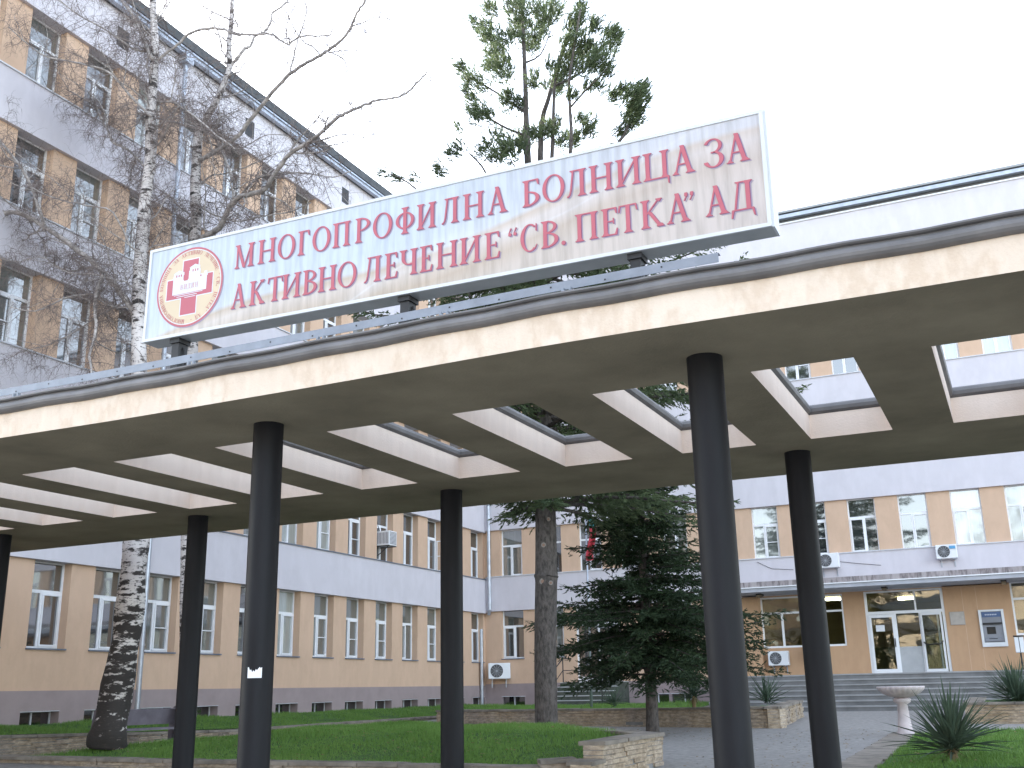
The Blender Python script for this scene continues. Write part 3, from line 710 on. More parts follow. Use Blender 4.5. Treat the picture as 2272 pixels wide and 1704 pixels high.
    glazing('hall_window', -8.74, -5.74, 3.05, 4.9, [(-8.74, 3.05, -5.74, 3.12), (-8.74, 4.84, -5.74, 4.9), (-8.74, 3.12, -8.68, 4.84), (-5.8, 3.12, -5.74, 4.84), (-8.68, 4.27, -5.8, 4.34), (-8.02, 3.12, -7.94, 4.27), (-6.9, 3.12, -6.84, 4.27)])
    glazing('hall_window', -.15, 2.6, 3.2, 5.0, [(-.15, 3.2, 2.6, 3.27), (-.15, 4.94, 2.6, 5.0), (-.15, 3.27, -.09, 4.94), (2.54, 3.27, 2.6, 4.94), (-.09, 4.38, 2.54, 4.45), (1.2, 3.27, 1.27, 4.38)])
    dr = glazing('entrance_doors', -4.99, -2.32, 2.05, 4.92, [(-4.99, 2.05, -4.9, 4.92), (-2.41, 2.05, -2.32, 4.92), (-4.9, 4.86, -2.41, 4.92), (-4.9, 4.10, -2.41, 4.2), (-3.3, 4.2, -3.24, 4.86), (-4.02, 2.05, -3.96, 4.1), (-3.2, 2.05, -3.12, 4.1), (-2.62, 2.05, -2.56, 4.1)])
    lp = MB(); lp.box((-3.96, BY+.03, 2.06), (-3.2, BY+.09, 2.95)); lp.build('door_panel', mat('grey_door_panel', (.42, .43, .44), .5), dr)
    lf = MB(); xa, xb, y_ = -4.9, -4.02, BY-.0
    for (p, q, r_, s_) in ((xa, 2.07, xb, 2.2), (xa, 3.98, xb, 4.09), (xa, 2.2, xa+.09, 3.98), (xb-.09, 2.2, xb, 3.98)): lf.box((p, y_-.02, q), (r_, y_+.02, s_))
    lf.box((xa+.09, y_-.01, 2.2), (xb-.09, y_+.01, 2.95), 1); lf.box((xb-.07, y_-.06, 2.95), (xb-.04, y_-.02, 3.25), 2); o = lf.build('door_leaf', [UPVC, CLEAR, DARK], dr)
    lf2 = MB(); xa, xb = 0, .72
    for (p, q, r_, s_) in ((xa, 2.07, xb, 2.17), (xa, 4.0, xb, 4.09), (xa, 2.17, xa+.06, 4.0), (xb-.06, 2.17, xb, 4.0)): lf2.box((p, -.02, q), (r_, .02, s_))
    lf2.box((xa+.06, -.005, 2.17), (xb-.06, .005, 4.0), 1); lf2.tube([(xa+.03, -.05, 3.08), (xa+.12, -.1, 3.0), (xb-.12, -.1, 3.0), (xb-.03, -.05, 3.1)], .02, 6, 2)
    o = lf2.build('door_leaf', [UPVC, CLEAR, DARK], dr); o.location = (-3.14, BY-.04, 0); o.rotation_euler = (0, 0, R(-12))
    pp = MB(); pp.box((-4.68, BY-.035, 3.5), (-4.38, BY-.03, 3.72)); pp.build('paper_sheet', WHITEMETAL, dr)
    # hall behind the glass
    h = MB(); a, b, c, d_ = -9.09, -.21, BY+.32, BY+6.98
    h.add([(a, c, 2.05), (b, c, 2.05), (b, d_, 2.05), (a, d_, 2.05), (a, c, 4.9), (b, c, 4.9), (b, d_, 4.9), (a, d_, 4.9)], [(0, 1, 2, 3), (7, 6, 5, 4), (3, 2, 6, 7), (0, 3, 7, 4), (2, 1, 5, 6)])
    h.box((-5.7, BY+3.5, 2.06), (-5.2, d_, 4.89)); h.box((-8.4, BY+2.6, 2.06), (-6.3, BY+3.1, 3.2)); lbuild(h, 'entrance_hall', HALL, back)
    for x, yy in ((-7.3, BY+2.6), (-6.25, BY+1.4), (-3.8, BY+3.0)):
        l = MB(); l.box((x-.3, yy-.08, 4.78), (x+.3, yy+.08, 4.86)); lbuild(l, 'ceiling_tube_lamp', LAMP, back)
    # porch roof
    p = MB(); p.box((-9.42, BY-1.75, 4.98), (x1, BY-.0, 5.14), 0); p.box((-9.42, BY-1.77, 5.14), (x1, BY-.0, 5.34), 1); p.box((-9.44, BY-1.80, 5.12), (x1, BY-1.77, 5.155), 2)
    lbuild(p, 'porch_roof', [mat('porch_soffit_paint', (.42, .43, .47), .9), stained('porch_fascia', (.40, .36, .36), (.14, .12, .12), .9, 1.6, (1, 1, .25)), UPVC], back)
    for x in (-8.55, -4.15, -.3):
        l = MB(); l.box((x-.09, BY-1.1, 4.93), (x+.09, BY-.55, 4.98)); l.box((x-.07, BY-1.08, 4.86), (x+.07, BY-.57, 4.93), 1); lbuild(l, 'porch_lamp', [DARK, mat('smoky_lamp_cover', (.20, .16, .11), .4)], back)
    cb = MB(); cb.tube([at(1680, 1247, BY-.12), at(1712, 1262, BY-.12), at(1760, 1264, BY-.12)], .008, 4); cb.tube([at(1862, 1246, BY-.12), at(1900, 1250, BY-.12), at(1955, 1254, BY-.12)], .008, 4); lbuild(cb, 'cable', DARK, back)
    d = MB()
    for x in (-10.3, -11.6): d.tube([(x, BY-.1, 4.9), (x, BY-.1, 1.0)], .05, 8)
    lbuild(d, 'downpipe', ZINC, back)
back_building()

def plaque():
    m = MB(); m.box((-2.18, BY-.03, 3.62), (-1.7, BY-.0005, 4.07)); m.box((-2.16, BY-.034, 3.64), (-1.72, BY-.03, 4.05), 1)
    tag(m.build('wall_plaque', [mat('plaque_edge', (.36, .33, .30), .6), mat('plaque_stone', (.44, .40, .36), .5, var=.1, scale=8)]), 'square grey stone plaque on the wall right of the entrance doors', 'plaque')
plaque()
def atm():
    t = thing('cash_machine', 'white framed grey cash machine with blue header set in the entrance wall', 'cash machine', (-1.25, BY, 2.85))
    f = MB(); W_, H_ = .80, 1.24
    f.box((0, -.07, 0), (W_, 0, .14)); f.box((0, -.07, H_-.06), (W_, 0, H_)); f.box((0, -.07, .14), (.08, 0, H_-.06)); f.box((W_-.08, -.07, .14), (W_, 0, H_-.06)); f.build('surround', WHITEMETAL, t)
    b = MB(); b.box((.08, -.03, .14), (W_-.08, 0, H_-.06)); b.add([(.12, -.035, .30), (.68, -.035, .30), (.68, -.10, .24), (.12, -.10, .24), (.12, -.10, .18), (.68, -.10, .18), (.12, -.03, .18), (.68, -.03, .18)], [(0, 1, 2, 3)[::-1], (3, 2, 5, 4)[::-1], (4, 5, 7, 6)[::-1]]); b.build('fascia_panel', mat('atm_grey', (.25, .26, .29), .5), t)
    h = MB(); h.box((.10, -.05, H_-.25), (W_-.10, -.03, H_-.08)); h.build('header', mat('atm_blue', (.09, .14, .27), .5), t)
    tx = MB(); [tx.box((.2+i*.055, -.053, H_-.19), (.235+i*.055, -.05, H_-.15)) for i in range(7)]; tx.build('header_mark', WHITEP, t)
    s = MB(); s.box((.2, -.042, .42), (.48, -.03, .66)); s.build('screen', mat('atm_screen', (.02, .025, .03), .1), t)
    k = MB(); k.box((.24, -.088, .225), (.5, -.07, .275)); k.build('keypad', DARK, t)
    hd = MB(); hd.box((.1, -.1, .74), (.7, -.03, .80)); hd.build('hood', DARK, t)
atm()
# ------------------------------------------------------------------ air conditioners
def ac(label, loc, rz=0, s=1.0, group='air conditioners on the walls', arms=True):
    t = thing('air_conditioner', label, 'air conditioner', loc, rz, group)
    W_, H_, D_ = .78*s, .54*s, .28*s
    c = MB(); c.box((0, -D_-.08, 0), (W_, -.08, H_)); c.build('housing', WHITEMETAL, t, bev=.02)
    g = MB(); cx, cz, rr = W_*.38, H_*.5, H_*.42; y = -D_-.083
    n = 32
    for i in range(n):
        a, b = 2*math.pi*i/n, 2*math.pi*(i+1)/n
        g.add([(cx, y, cz), (cx+rr*math.cos(a), y, cz+rr*math.sin(a)), (cx+rr*math.cos(b), y, cz+rr*math.sin(b))], [(0, 1, 2)], 0)
    for r_ in (.2, .4, .6, .8, 1.0):
        for i in range(n):
            a, b = 2*math.pi*i/n, 2*math.pi*(i+1)/n; P = lambda q, an: (cx+rr*q*math.cos(an), y-.012, cz+rr*q*math.sin(an))
            g.add([P(r_-.045, a), P(r_, a), P(r_, b), P(r_-.045, b)], [(0, 1, 2, 3)], 1)
    for k in range(6):
        a = math.pi*k/6; dx, dz = math.cos(a)*rr, math.sin(a)*rr; nx, nz = -math.sin(a)*.006, math.cos(a)*.006
        g.add([(cx-dx+nx, y-.0135, cz-dz+nz), (cx-dx-nx, y-.0135, cz-dz-nz), (cx+dx-nx, y-.0135, cz+dz-nz), (cx+dx+nx, y-.0135, cz+dz+nz)], [(0, 1, 2, 3)], 1)
    g.build('fan_grille', [DARK, mat('grille_grey', (.3, .31, .33), .5)], t)
    br = MB()
    for x in (.12*s, W_-.16*s): br.box((x, -D_-.06, -.035), (x+.04, 0, -.002)); br.box((x, -.035, -.3*s), (x+.04, 0, -.036))
    br.build('bracket', ZINC, t)
    return t
ac('white air conditioner unit on the lilac band behind the right front column', (-6.42, BY-.1, 5.82), s=.98)
ac('white air conditioner unit with blue label on the lilac band above the entrance doors', (-2.34, BY-.1, 5.88), s=.9)
ac('white air conditioner unit with dark fan below the hall window by the entrance', (-8.55, BY, 2.42), s=.95)
tl = ac('grey air conditioner unit low in the corner where wing and main block meet', (-20.05, BY-.35, 2.2), R(28), s=1.15)
b_ = MB(); b_.box((.46, -.355, .33), (.66, -.341, .43)); 
t2 = [o for o in bpy.data.objects if o.get('label', '').startswith('white air conditioner unit with blue')][0]
b_.build('blue_sticker', mat('blue_sticker', (.12, .35, .6), .5), t2)
def boxac():
    t = thing('air_conditioner', 'square white window air conditioner box jutting from a first floor window', 'air conditioner', (LX-.05, LY0+8*LP, Z1+ST+.52), R(90), 'air conditioners on the walls')
    c = MB(); c.box((.1, -.5, 0), (.62, .15, .52)); c.build('housing', WHITEMETAL, t, bev=.015)
    g = MB(); [g.box((.14, -.504, .05+i*.045), (.58, -.5, .075+i*.045)) for i in range(10)]; [g.box((.096, -.46+i*.06, .06), (.1, -.43+i*.06, .46)) for i in range(8)]; g.build('grille', mat('grille_dark', (.2, .2, .22), .5), t)
    b = MB(); b.box((.12, -.5, -.03), (.16, .2, -.002)); b.box((.56, -.5, -.03), (.6, .2, -.002)); b.tube([(.14, -.45, -.03), (.14, .0, -.35)], .015, 5); b.build('bracket', DARK, t)
    w_ = MB(); w_.tube([(.05, .02, 1.15), (.0, -.03, .95), (.08, -.04, .7), (.12, -.1, .5)], .012, 5); w_.build('cable', DARK, t)
boxac()
def bin_(label, loc):
    t = thing('litter_bin', label, 'litter bin', loc, 0, 'litter bins at the entrance')
    b = MB(); b.box((-.14, -.12, .55), (.14, .12, 1.05)); b.build('bin_box', WHITEMETAL, t, bev=.02); l = MB(); l.box((-.16, -.14, 1.06), (.16, .14, 1.1)); l.box((-.01, -.125, .56), (.01, -.121, 1.04)); l.build('bin_rim', DARK, t)
    p = MB(); p.tube([(0, 0, 0), (0, 0, .56)], .025, 8); p.build('post', DARK, t)
bin_('white litter bin on a dark post below the cash machine, at the right', (-.1, BY-1.2, 2.05))
bin_('white litter bin on a dark post half hidden behind a column', (-7.05, BY-.5, 2.05))

# ------------------------------------------------------------------ steps
def steps():
    m = MB(); n = 7; zt, zb = 2.05, .91; tr = .34; y0 = BY-3.0
    for i in range(n):
        z = zt-(zt-zb)*i/n; m.box((-9.7, y0-tr*i, -.2), (9, (BY+.1 if i == 0 else y0-tr*(i-1)), z-.045)); m.box((-9.7, y0-tr*i-.03, z-.045), (9, (BY+.02 if i == 0 else y0-tr*(i-1)-.03), z), 1)
    o = m.build('steps', [mat('step_riser', (.18, .18, .18), .9, var=.25, scale=1.5), STEPC]); structure(o)
steps()
def sidestairs():
    t = thing('side_stairs', 'narrow dark side stairs with black handrails in the far corner', 'stairs', (-15.3, 39.5, 1.0))
    m = MB(); n = 6
    for i in range(n):
        z = 2.0-.165*i; y = BY-1.2-.3*i; m.box((-16.5-.0, y, .5), (-14.1, BY-.03 if i == 0 else y+.3, z-.03)); m.box((-16.5, y-.025, z-.03), (-14.1, BY-.035 if i == 0 else y+.275, z), 1)
    o = m.build('flight', [mat('mossy_riser', (.075, .085, .07), .95, var=.3, scale=4), mat('stair_tread', (.45, .46, .46), .9)], t); place(o, t)
    for x in (-16.45, -14.15):
        r = MB(); yt, yb2 = BY-1.0, BY-2.9
        r.tube([(x, BY-.1, 2.9), (x, yt, 2.9), (x, yb2, 1.95), (x, yb2, 1.0)], .022, 6); r.tube([(x, yt, 2.0), (x, yt, 2.9)], .022, 6); r.tube([(x, BY-.1, 2.45), (x, yt, 2.45), (x, yb2, 1.45)], .016, 6)
        o = r.build('handrail', DARK, t); place(o, t)
sidestairs()

# ------------------------------------------------------------------ stone walls and beds
def wall_run(m, p0, p1, z0, z1, thick=.3, rr=None, rowh=.085):
    """courses of split stone; z0/z1 pairs for both ends. outer side is to the right of p0->p1"""
    rr = rr or rnd; p0, p1 = Vector((*p0, 0)), Vector((*p1, 0)); L = (p1-p0).length; d = (p1-p0)/L; nrm = Vector((d.y, -d.x, 0))
    zmin, zmax = min(z0), max(z1); rows = max(1, int(round((z1[0]-z0[0])/rowh)))
    for r in range(rows):
        x = 0
        while x < L-1e-4:
            l = rr.uniform(.35, 1.1); b = min(L, x+l)
            if L-b < .12: b = L
            f = (x+b)/2/L; za = z0[0]+(z0[1]-z0[0])*f; zb = z1[0]+(z1[1]-z1[0])*f; h = (zb-za)/rows
            off = rr.uniform(-.018, .022); a0, b0 = p0+d*(x+.004), p0+d*(b-.004)
            lo, hi = za+h*r+.005, za+h*(r+1)-.003
            q = [a0+nrm*off, b0+nrm*(off+rr.uniform(-.008, .008)), b0-nrm*thick, a0-nrm*thick]
            m.prism([(v.x, v.y) for v in q], lo, hi, 0)
            x = b
    core = [p0+d*.01-nrm*.02, p1-d*.01-nrm*.02, p1-d*.01-nrm*(thick-.01), p0+d*.01-nrm*(thick-.01)]
    m.prism([(v.x, v.y) for v in core], [z0[0]-.15, z0[1]-.15, z0[1]-.15, z0[0]-.15], [z1[0]-.01, z1[1]-.01, z1[1]-.01, z1[0]-.01], 2)
def cap_run(m, p0, p1, z, thick=.42, out=.05, h=.055, rr=None, slab=(.5, .95)):
    rr = rr or rnd; p0, p1 = Vector((*p0, 0)), Vector((*p1, 0)); L = (p1-p0).length; d = (p1-p0)/L; nrm = Vector((d.y, -d.x, 0)); x = 0
    while x < L-1e-4:
        b = min(L, x+rr.uniform(*slab))
        if L-b < .25: b = L
        a0, b0 = p0+d*(x+.006), p0+d*(b-.006); o1 = out+rr.uniform(-.012, .012); za = z[0]+(z[1]-z[0])*x/L; zb = z[0]+(z[1]-z[0])*b/L; j = rr.uniform(-.006, .006)
        q = [a0+nrm*o1, b0+nrm*o1, b0+nrm*(out-thick), a0+nrm*(out-thick)]
        m.prism([(v.x, v.y) for v in q], [za+j, zb+j, zb+j, za+j], [za+h+j, zb+h+j, zb+h+j, za+h+j], 1); x = b
def stone_wall(label, runs, rowh=.072):
    """runs: (p0,p1,(z0a,z0b),(z1a,z1b))"""
    xs = [r[0] for r in runs]; t = thing('stone_wall', label, 'low wall', (xs[0][0], xs[0][1], runs[0][2][0]), 0, 'low stone walls round the beds')
    m = MB(); c = MB()
    for (p0, p1, z0, z1) in runs: wall_run(m, p0, p1, z0, z1, rowh=rowh); cap_run(c, p0, p1, z1)
    place(m.build('stone_courses', [STONE, CAPM, CONC], t), t); place(c.build('cap_stones', [STONE, CAPM], t), t)
# front bed, its wall follows the path on the right and the canopy in front
stone_wall('low split stone wall of the front lawn, ending in a corner beside the path', [((-5.5, 14.6), (-5.42, 17.1), (.5, .56), (.98, 1.0)), ((-6.35, 14.35), (-5.9, 14.62), (.5, .5), (.74, .76)), ((-5.55, 14.2), (-5.5, 14.6), (.48, .5), (.74, .76)), ((-5.42, 17.1), (-7.4, 19.0), (.56, .6), (1.0, 1.0))])
stone_wall('low cap edged wall along the front of the lawn, behind the rear columns', [((-19.6, 14.9), (-6.35, 14.35), (.5, .48), (.70, .66))])
stone_wall('short light capped wall end at the far edge of the front lawn', [((-11.9, 22.0), (-10.3, 22.45), (.7, .7), (.92, .92))])
stone_wall('long low mossy wall holding the grass strip along the left wing', [((-18.2, 10.5), (-18.2, 22.0), (.45, .6), (1.16, .88)), ((-18.2, 22.0), (-18.2, 37.2), (.6, .8), (.88, .91))])
stone_wall('low layered stone planter wall in front of the dark spruce', [((-16.4, 29.4), (-14.0, 28.85), (.76, .76), (1.15, 1.16)), ((-14.0, 28.85), (-5.5, 26.75), (.74, .72), (1.16, 1.19)), ((-5.5, 26.75), (-6.0, 32.4), (.72, .84), (1.19, 1.25))], .07)
stone_wall('low layered stone planter wall right of the steps, behind the spiky yucca', [((-1.5, 33.6), (-1.45, 28.3), (.84, .74), (1.24, 1.2)), ((-1.45, 28.3), (9.5, 27.2), (.74, .72), (1.2, 1.2))], .07)

# lawns
def tri_area_pts(poly, n, rr):
    xs = [p[0] for p in poly]; ys = [p[1] for p in poly]; out = []
    def inside(x, y):
        c = False; j = len(poly)-1
        for i in range(len(poly)):
            (xi, yi), (xj, yj) = poly[i], poly[j]
            if (yi > y) != (yj > y) and x < (xj-xi)*(y-yi)/(yj-yi)+xi: c = not c
            j = i
        return c
    while len(out) < n:
        x, y = rr.uniform(min(xs), max(xs)), rr.uniform(min(ys), max(ys))
        if inside(x, y): out.append((x, y))
    return out
def lawn(name, poly, zf, n, label, hh=(.03, .075)):
    m = MB(); rr = random.Random(len(poly)*n)
    # gridded turf surface
    st = .5; xs = [p[0] for p in poly]; ys = [p[1] for p in poly]
    b = MB(); k = len(poly); cx, cy = sum(xs)/k, sum(ys)/k
    RN = 14
    for r in range(RN+1):
        for i in range(k*4):
            a, c = poly[i//4], poly[(i//4+1) % k]; t = (i % 4)/4; px, py = a[0]+(c[0]-a[0])*t, a[1]+(c[1]-a[1])*t
            f = r/RN; x, y = cx+(px-cx)*f, cy+(py-cy)*f; b.v.append((x, y, zf(x, y)))
    q = k*4
    for r in range(RN):
        for i in range(q): b.f.append((r*q+i, r*q+(i+1) % q, (r+1)*q+(i+1) % q, (r+1)*q+i)); b.m.append(0)
    o = b.build(name+'_ground', GRASSBASE, smooth=True); structure(o)
    for (x, y) in tri_area_pts(poly, n, rr):
        z = zf(x, y); h = rr.uniform(*hh)*(1+.5*math.sin(x*2.1)*math.sin(y*1.7)); an = rr.uniform(0, 6.3); w_ = rr.uniform(.005, .011); lx, ly = rr.gauss(0, .025), rr.gauss(0, .025)
        dx, dy = math.cos(an)*w_, math.sin(an)*w_
        m.add([(x-dx, y-dy, z-.005), (x+dx, y+dy, z-.005), (x+lx, y+ly, z+h)], [(0, 1, 2)])
    o = m.build(name, GRASS); o['kind'] = 'stuff'; o['label'] = label; o['category'] = 'grass'
    return o
fl = lambda x, y: .68+.36*smooth((y-14.4)/4)-.15*smooth((-13.5-x)/2)*smooth((y-15)/4)+.02*math.sin(x*1.3)+.01*math.sin(y*3+x)
lawn('grass', [(-17.1, 14.95), (-16.75, 16.3), (-15.4, 19.4), (-12.9, 22.2), (-11.8, 22.1), (-9.4, 20.7), (-7.5, 19.0), (-5.75, 17.1), (-5.85, 14.7), (-6.4, 14.62)], fl, 60000, 'bright green lawn behind the canopy columns')
ls = lambda x, y: .93+.24*smooth((22-y)/10)+(.27-.22*smooth((22-y)/10))*smooth((-18.3-x)/2.0)+.015*math.sin(y*2)
lawn('grass', [(-18.45, 10.5), (-18.45, 38.0), (-19.3, 39.9), (-20.3, 39.9), (-20.3, 10.5)], ls, 42000, 'narrow green grass strip along the foot of the left wing')
lr = lambda x, y: gz(x, y)+.03+.06*smooth((x+2.1)/1.5)
lawn('grass', [(-2.1, 16.3), (-2.2, 24.0), (-1.4, 24.4), (5.5, 24.6), (5.5, 16.3)], lr, 50000, 'green lawn with a spiky yucca at the lower right')
lp = lambda x, y: 1.15+.12*math.sin((x+5.5)*.37)*math.sin((y-27)*.3+.3)
lawn('grass', [(-5.85, 27.2), (-6.3, 32.2), (-9.7, 33.4), (-9.75, 38.2), (-13.6, 38.4), (-17.2, 38.2), (-17.2, 30.0), (-14.0, 29.25)], lp, 26000, 'thin grass in the raised planter under the spruce', (.04, .1))
lawn('grass', [(-1.2, 28.7), (-1.2, 33.4), (9.0, 33.4), (9.0, 27.7)], lambda x, y: 1.18+.05*math.sin(x), 14000, 'thin grass in the raised planter right of the steps', (.04, .1))
def flag_edge():
    m = MB(); y = 16.2; rr = random.Random(5)
    while y < 24.4:
        l = rr.uniform(.6, 1.1); z = gz(-2.4, y)+.008; z2 = gz(-2.4, y+l)+.008
        m.prism([(-2.75, y), (-2.13, y), (-2.2, y+l-.02), (-2.72, y+l-.02)], [z-.1, z-.1, z2-.1, z2-.1], [z+.03, z+.03, z2+.03, z2+.03]); y += l
    structure(m.build('path_edging', CAPM))
flag_edge()

# ------------------------------------------------------------------ vegetation
def yucca(label, loc, n, L, seed, dry=True, wd=.035, stemh=.15):
    t = thing('yucca', label, 'yucca', loc, 0, 'yucca plants in the beds'); rr = random.Random(seed); m = MB()
    for i in range(n):
        az = rr.uniform(0, 2*math.pi); el = R(rr.choice((rr.uniform(-5, 30), rr.uniform(15, 60), rr.uniform(45, 86)))); l = L*rr.uniform(.7, 1.05)
        base = Vector((rr.gauss(0, .04), rr.gauss(0, .04), stemh+rr.uniform(-.08, .1))); d = Vector((math.cos(az)*math.cos(el), math.sin(az)*math.cos(el), math.sin(el))); s_ = d.cross(Vector((0, 0, 1))).normalized(); droop = rr.uniform(.02, .16)*l
        prev = None
        for q in range(6):
            f = q/5; p = base+d*l*f-Vector((0, 0, droop*f*f)); w_ = wd*(1-f**2.2)*(.6+.6*min(1, f*3))*.5+.001; nn = s_.cross(d).normalized()
            cur = (p-s_*w_+nn*w_*.35, p-nn*w_*.3, p+s_*w_+nn*w_*.35)
            if prev: m.add([*prev, *cur], [(0, 1, 4, 3), (1, 2, 5, 4)])
            prev = cur
    m.build('leaves', YUCCA, t)
    if dry:
        k = MB()
        for i in range(26):
            az = rr.uniform(0, 6.28); l = L*rr.uniform(.25, .5); p0 = Vector((0, 0, stemh)); p1 = p0+Vector((math.cos(az)*l, math.sin(az)*l, -.05-rr.uniform(0, stemh))); s_ = Vector((-math.sin(az), math.cos(az), 0))*.014
            k.add([p0-s_, p0+s_, p1], [(0, 1, 2)])
        k.lathe([(.06, -.05), (.05, stemh)], (0, 0, 0), 8); k.build('dry_skirt', YUCCADRY, t)
    return t
yucca('large spiky yucca on the lawn at the lower right', (-1.13, 17.35, .66), 150, 1.02, 1, wd=.045, stemh=.16)
yp = at(1700, 1552, 28.6); yucca('spiky yucca in the planter between the two right columns', (yp.x, 28.6, 1.2), 60, .85, 2, False)
yucca('large dark yucca clump in the stone planter right of the steps', (-.3, 29.2, 1.12), 220, 1.1, 3, False)
yucca('smaller yucca clump close behind the large one in the planter right of the steps', (.75, 29.9, 1.12), 120, 1.0, 4, False)
p = at(1535, 1560, 27.6); yucca('shaggy yucca in the planter left of the right front column', (p.x, 27.8, 1.2), 70, .8, 5, True, stemh=.3)
p = at(1362, 1560, 33); yucca('small yucca at the foot of the side stairs', (p.x, 33, 1.12), 45, .7, 6, False)

def limb(m, pts, radii, n=8, sub=3, mi=0, jit=0, rr=rnd):
    """smooth a polyline (Catmull-Rom) and skin it"""
    P = [Vector(p) for p in pts]; out, rad = [], []
    for i in range(len(P)-1):
        p0, p1, p2, p3 = P[max(i-1, 0)], P[i], P[i+1], P[min(i+2, len(P)-1)]
        for s in range(sub):
            t = s/sub; t2, t3 = t*t, t*t*t
            q = .5*((2*p1)+(-p0+p2)*t+(2*p0-5*p1+4*p2-p3)*t2+(-p0+3*p1-3*p2+p3)*t3)
            if jit: q += Vector((rr.gauss(0, jit), rr.gauss(0, jit), rr.gauss(0, jit)))
            out.append(q); rad.append(radii[i]+(radii[i+1]-radii[i])*t)
    out.append(P[-1]); rad.append(radii[-1]); m.tube(out, rad, n, mi); return out, rad
def twigs(m, path, rad, rr, dens, lmin, lmax, droop, depth=1, thick=.008, side=None, spread=1.0):
    """side shoots along a path, each with finer hanging twigs"""
    L = 0
    for i in range(len(path)-1): L += (path[i+1]-path[i]).length
    k = max(1, int(L*dens))
    for _ in range(k):
        i = rr.randrange(len(path)-1); f = rr.random(); p = path[i].lerp(path[i+1], f); t = (path[i+1]-path[i]).normalized()
        a = rr.uniform(0, 6.28); o = t.orthogonal().normalized(); b = t.cross(o); d = (t*rr.uniform(.1, .7)+(o*math.cos(a)+b*math.sin(a))*spread+Vector((0, 0, rr.uniform(-.1, .35)))).normalized()
        l = rr.uniform(lmin, lmax); n = 5; q = [p]; v = d.copy()
        for s in range(n):
            v = (v+Vector((rr.gauss(0, .22), rr.gauss(0, .22), rr.gauss(0, .18)-droop*(s+1)/n))).normalized(); q.append(q[-1]+v*l/n)
        r0 = min(max(thick, .002), rad[min(i, len(rad)-1)]*.6)
        m.tube(q, [r0*(1-.75*s/n) for s in range(n+1)], 3, 0, cap=False)
        if depth > 0: twigs(m, q, [r0]*len(q), rr, dens*1.5, lmin*.45, lmax*.5, droop*1.5+.12, depth-1, thick*.55, spread=spread)
def medium(lm, tm, path, rad, rr, dens, tw, mi, tk=1):
    L = sum((path[i+1]-path[i]).length for i in range(len(path)-1))
    for _ in range(max(2, int(L*dens))):
        i = rr.randrange(len(path)-1); p = path[i].lerp(path[i+1], rr.random()); t = (path[i+1]-path[i]).normalized(); a = rr.uniform(0, 6.28)
        o = t.orthogonal().normalized(); b = t.cross(o); v = (t*rr.uniform(.2, .9)+(o*math.cos(a)+b*math.sin(a))+Vector((0, 0, .35))).normalized()
        l = rr.uniform(.9, 2.3); q = [p]; n = 7
        for k in range(n):
            v = (v+Vector((rr.gauss(0, .24), rr.gauss(0, .24), rr.gauss(.02, .2)-.10*k/n))).normalized(); q.append(q[-1]+v*l/n)
        r0 = min(.022, rad[min(i, len(rad)-1)]*.55); rs = [r0*(1-.75*k/n) for k in range(n+1)]
        lm.tube(q, rs, 5, mi, cap=False); twigs(tm, q, rs, rr, tw*1.5, .3, .95, .2, 1, .0072*tk)
def birch(label, trunk, limbs, Y, seed, tw, loc, tk=1):
    rr = random.Random(seed); t = thing('birch_tree', label, 'tree', loc, 0, 'bare birch trees by the left wing')
    m = MB(); tm = MB(); lm2 = MB(); mpx = lambda wpx, p: wpx*.5*((Vector(p)-EYEP).dot(FWD))/F_PX
    P = [at(x, y, Y+dy) for x, y, w_, dy in trunk]; tp, tr_ = limb(m, P, [mpx(w_, p_) for (x, y, w_, dy), p_ in zip(trunk, P)], 14, 4)
    twigs(tm, tp[len(tp)//3:], tr_[len(tp)//3:], rr, tw*.7, .7, 1.6, .3, 2, .010)
    for li, (wp0, wp1, dy0, dy1, dens, white, pts) in enumerate(limbs):
        lm = MB(); n = len(pts); Q = [at(x, y, Y+dy0+(dy1-dy0)*(i/(n-1))) for i, (x, y) in enumerate(pts)]
        lp_, lr_ = limb(lm, Q, [mpx(.72*(wp0+(wp1-wp0)*(i/(n-1))), Q[i]) for i in range(n)], 8, 4, jit=.008, rr=rr)
        medium(lm, tm, lp_, lr_, rr, 1.25*dens, tw, 0, tk)
        place(lm.build('limb', BIRCH if white else BIRCHLIMB, t, smooth=True), t)
        twigs(tm, lp_, lr_, rr, tw*dens*1.15, .4, 1.15, .2, 2, .0085*tk)
    nr = random.Random(seed+1); ph = [nr.uniform(0, 6.28) for _ in range(6)]
    for vi in range(len(tp)*14):
        ring, j = divmod(vi, 14); v = Vector(m.v[vi]); c_ = tp[ring]; f = max(0, 1-ring/len(tp)*1.6)
        k_ = 1+(.07*math.sin(ring*.9+ph[0]+2*math.sin(j*.45+ph[1]))+.06*math.sin(j*1.35+ring*.35+ph[2])+nr.gauss(0, .018))*(.35+f)
        m.v[vi] = tuple(c_+(v-c_)*k_)
    medium(m, tm, tp[len(tp)//2:], tr_[len(tp)//2:], rr, 1.8, tw, 1)
    place(m.build('trunk', [BIRCH, BIRCHLIMB], t, smooth=True), t)
    o = tm.build('twigs', TWIG, t); place(o, t)
T1 = [(238, 1660, 84, 0), (244, 1620, 78, 0), (256, 1540, 68, 0), (272, 1450, 64, 0), (288, 1350, 60, 0), (299, 1250, 56, 0), (306, 1170, 53, 0), (309, 1050, 48, 0), (309, 930, 42, 0), (309, 800, 32, 0), (308, 700, 30, 0), (310, 600, 28, 0), (315, 520, 27, 0), (323, 440, 26, 0), (334, 350, 24, 0), (335, 250, 22, 0), (341, 165, 19, 0), (344, 100, 17, 0), (341, 40, 15, 0), (340, -40, 13, 0), (345, -160, 8, 0)]
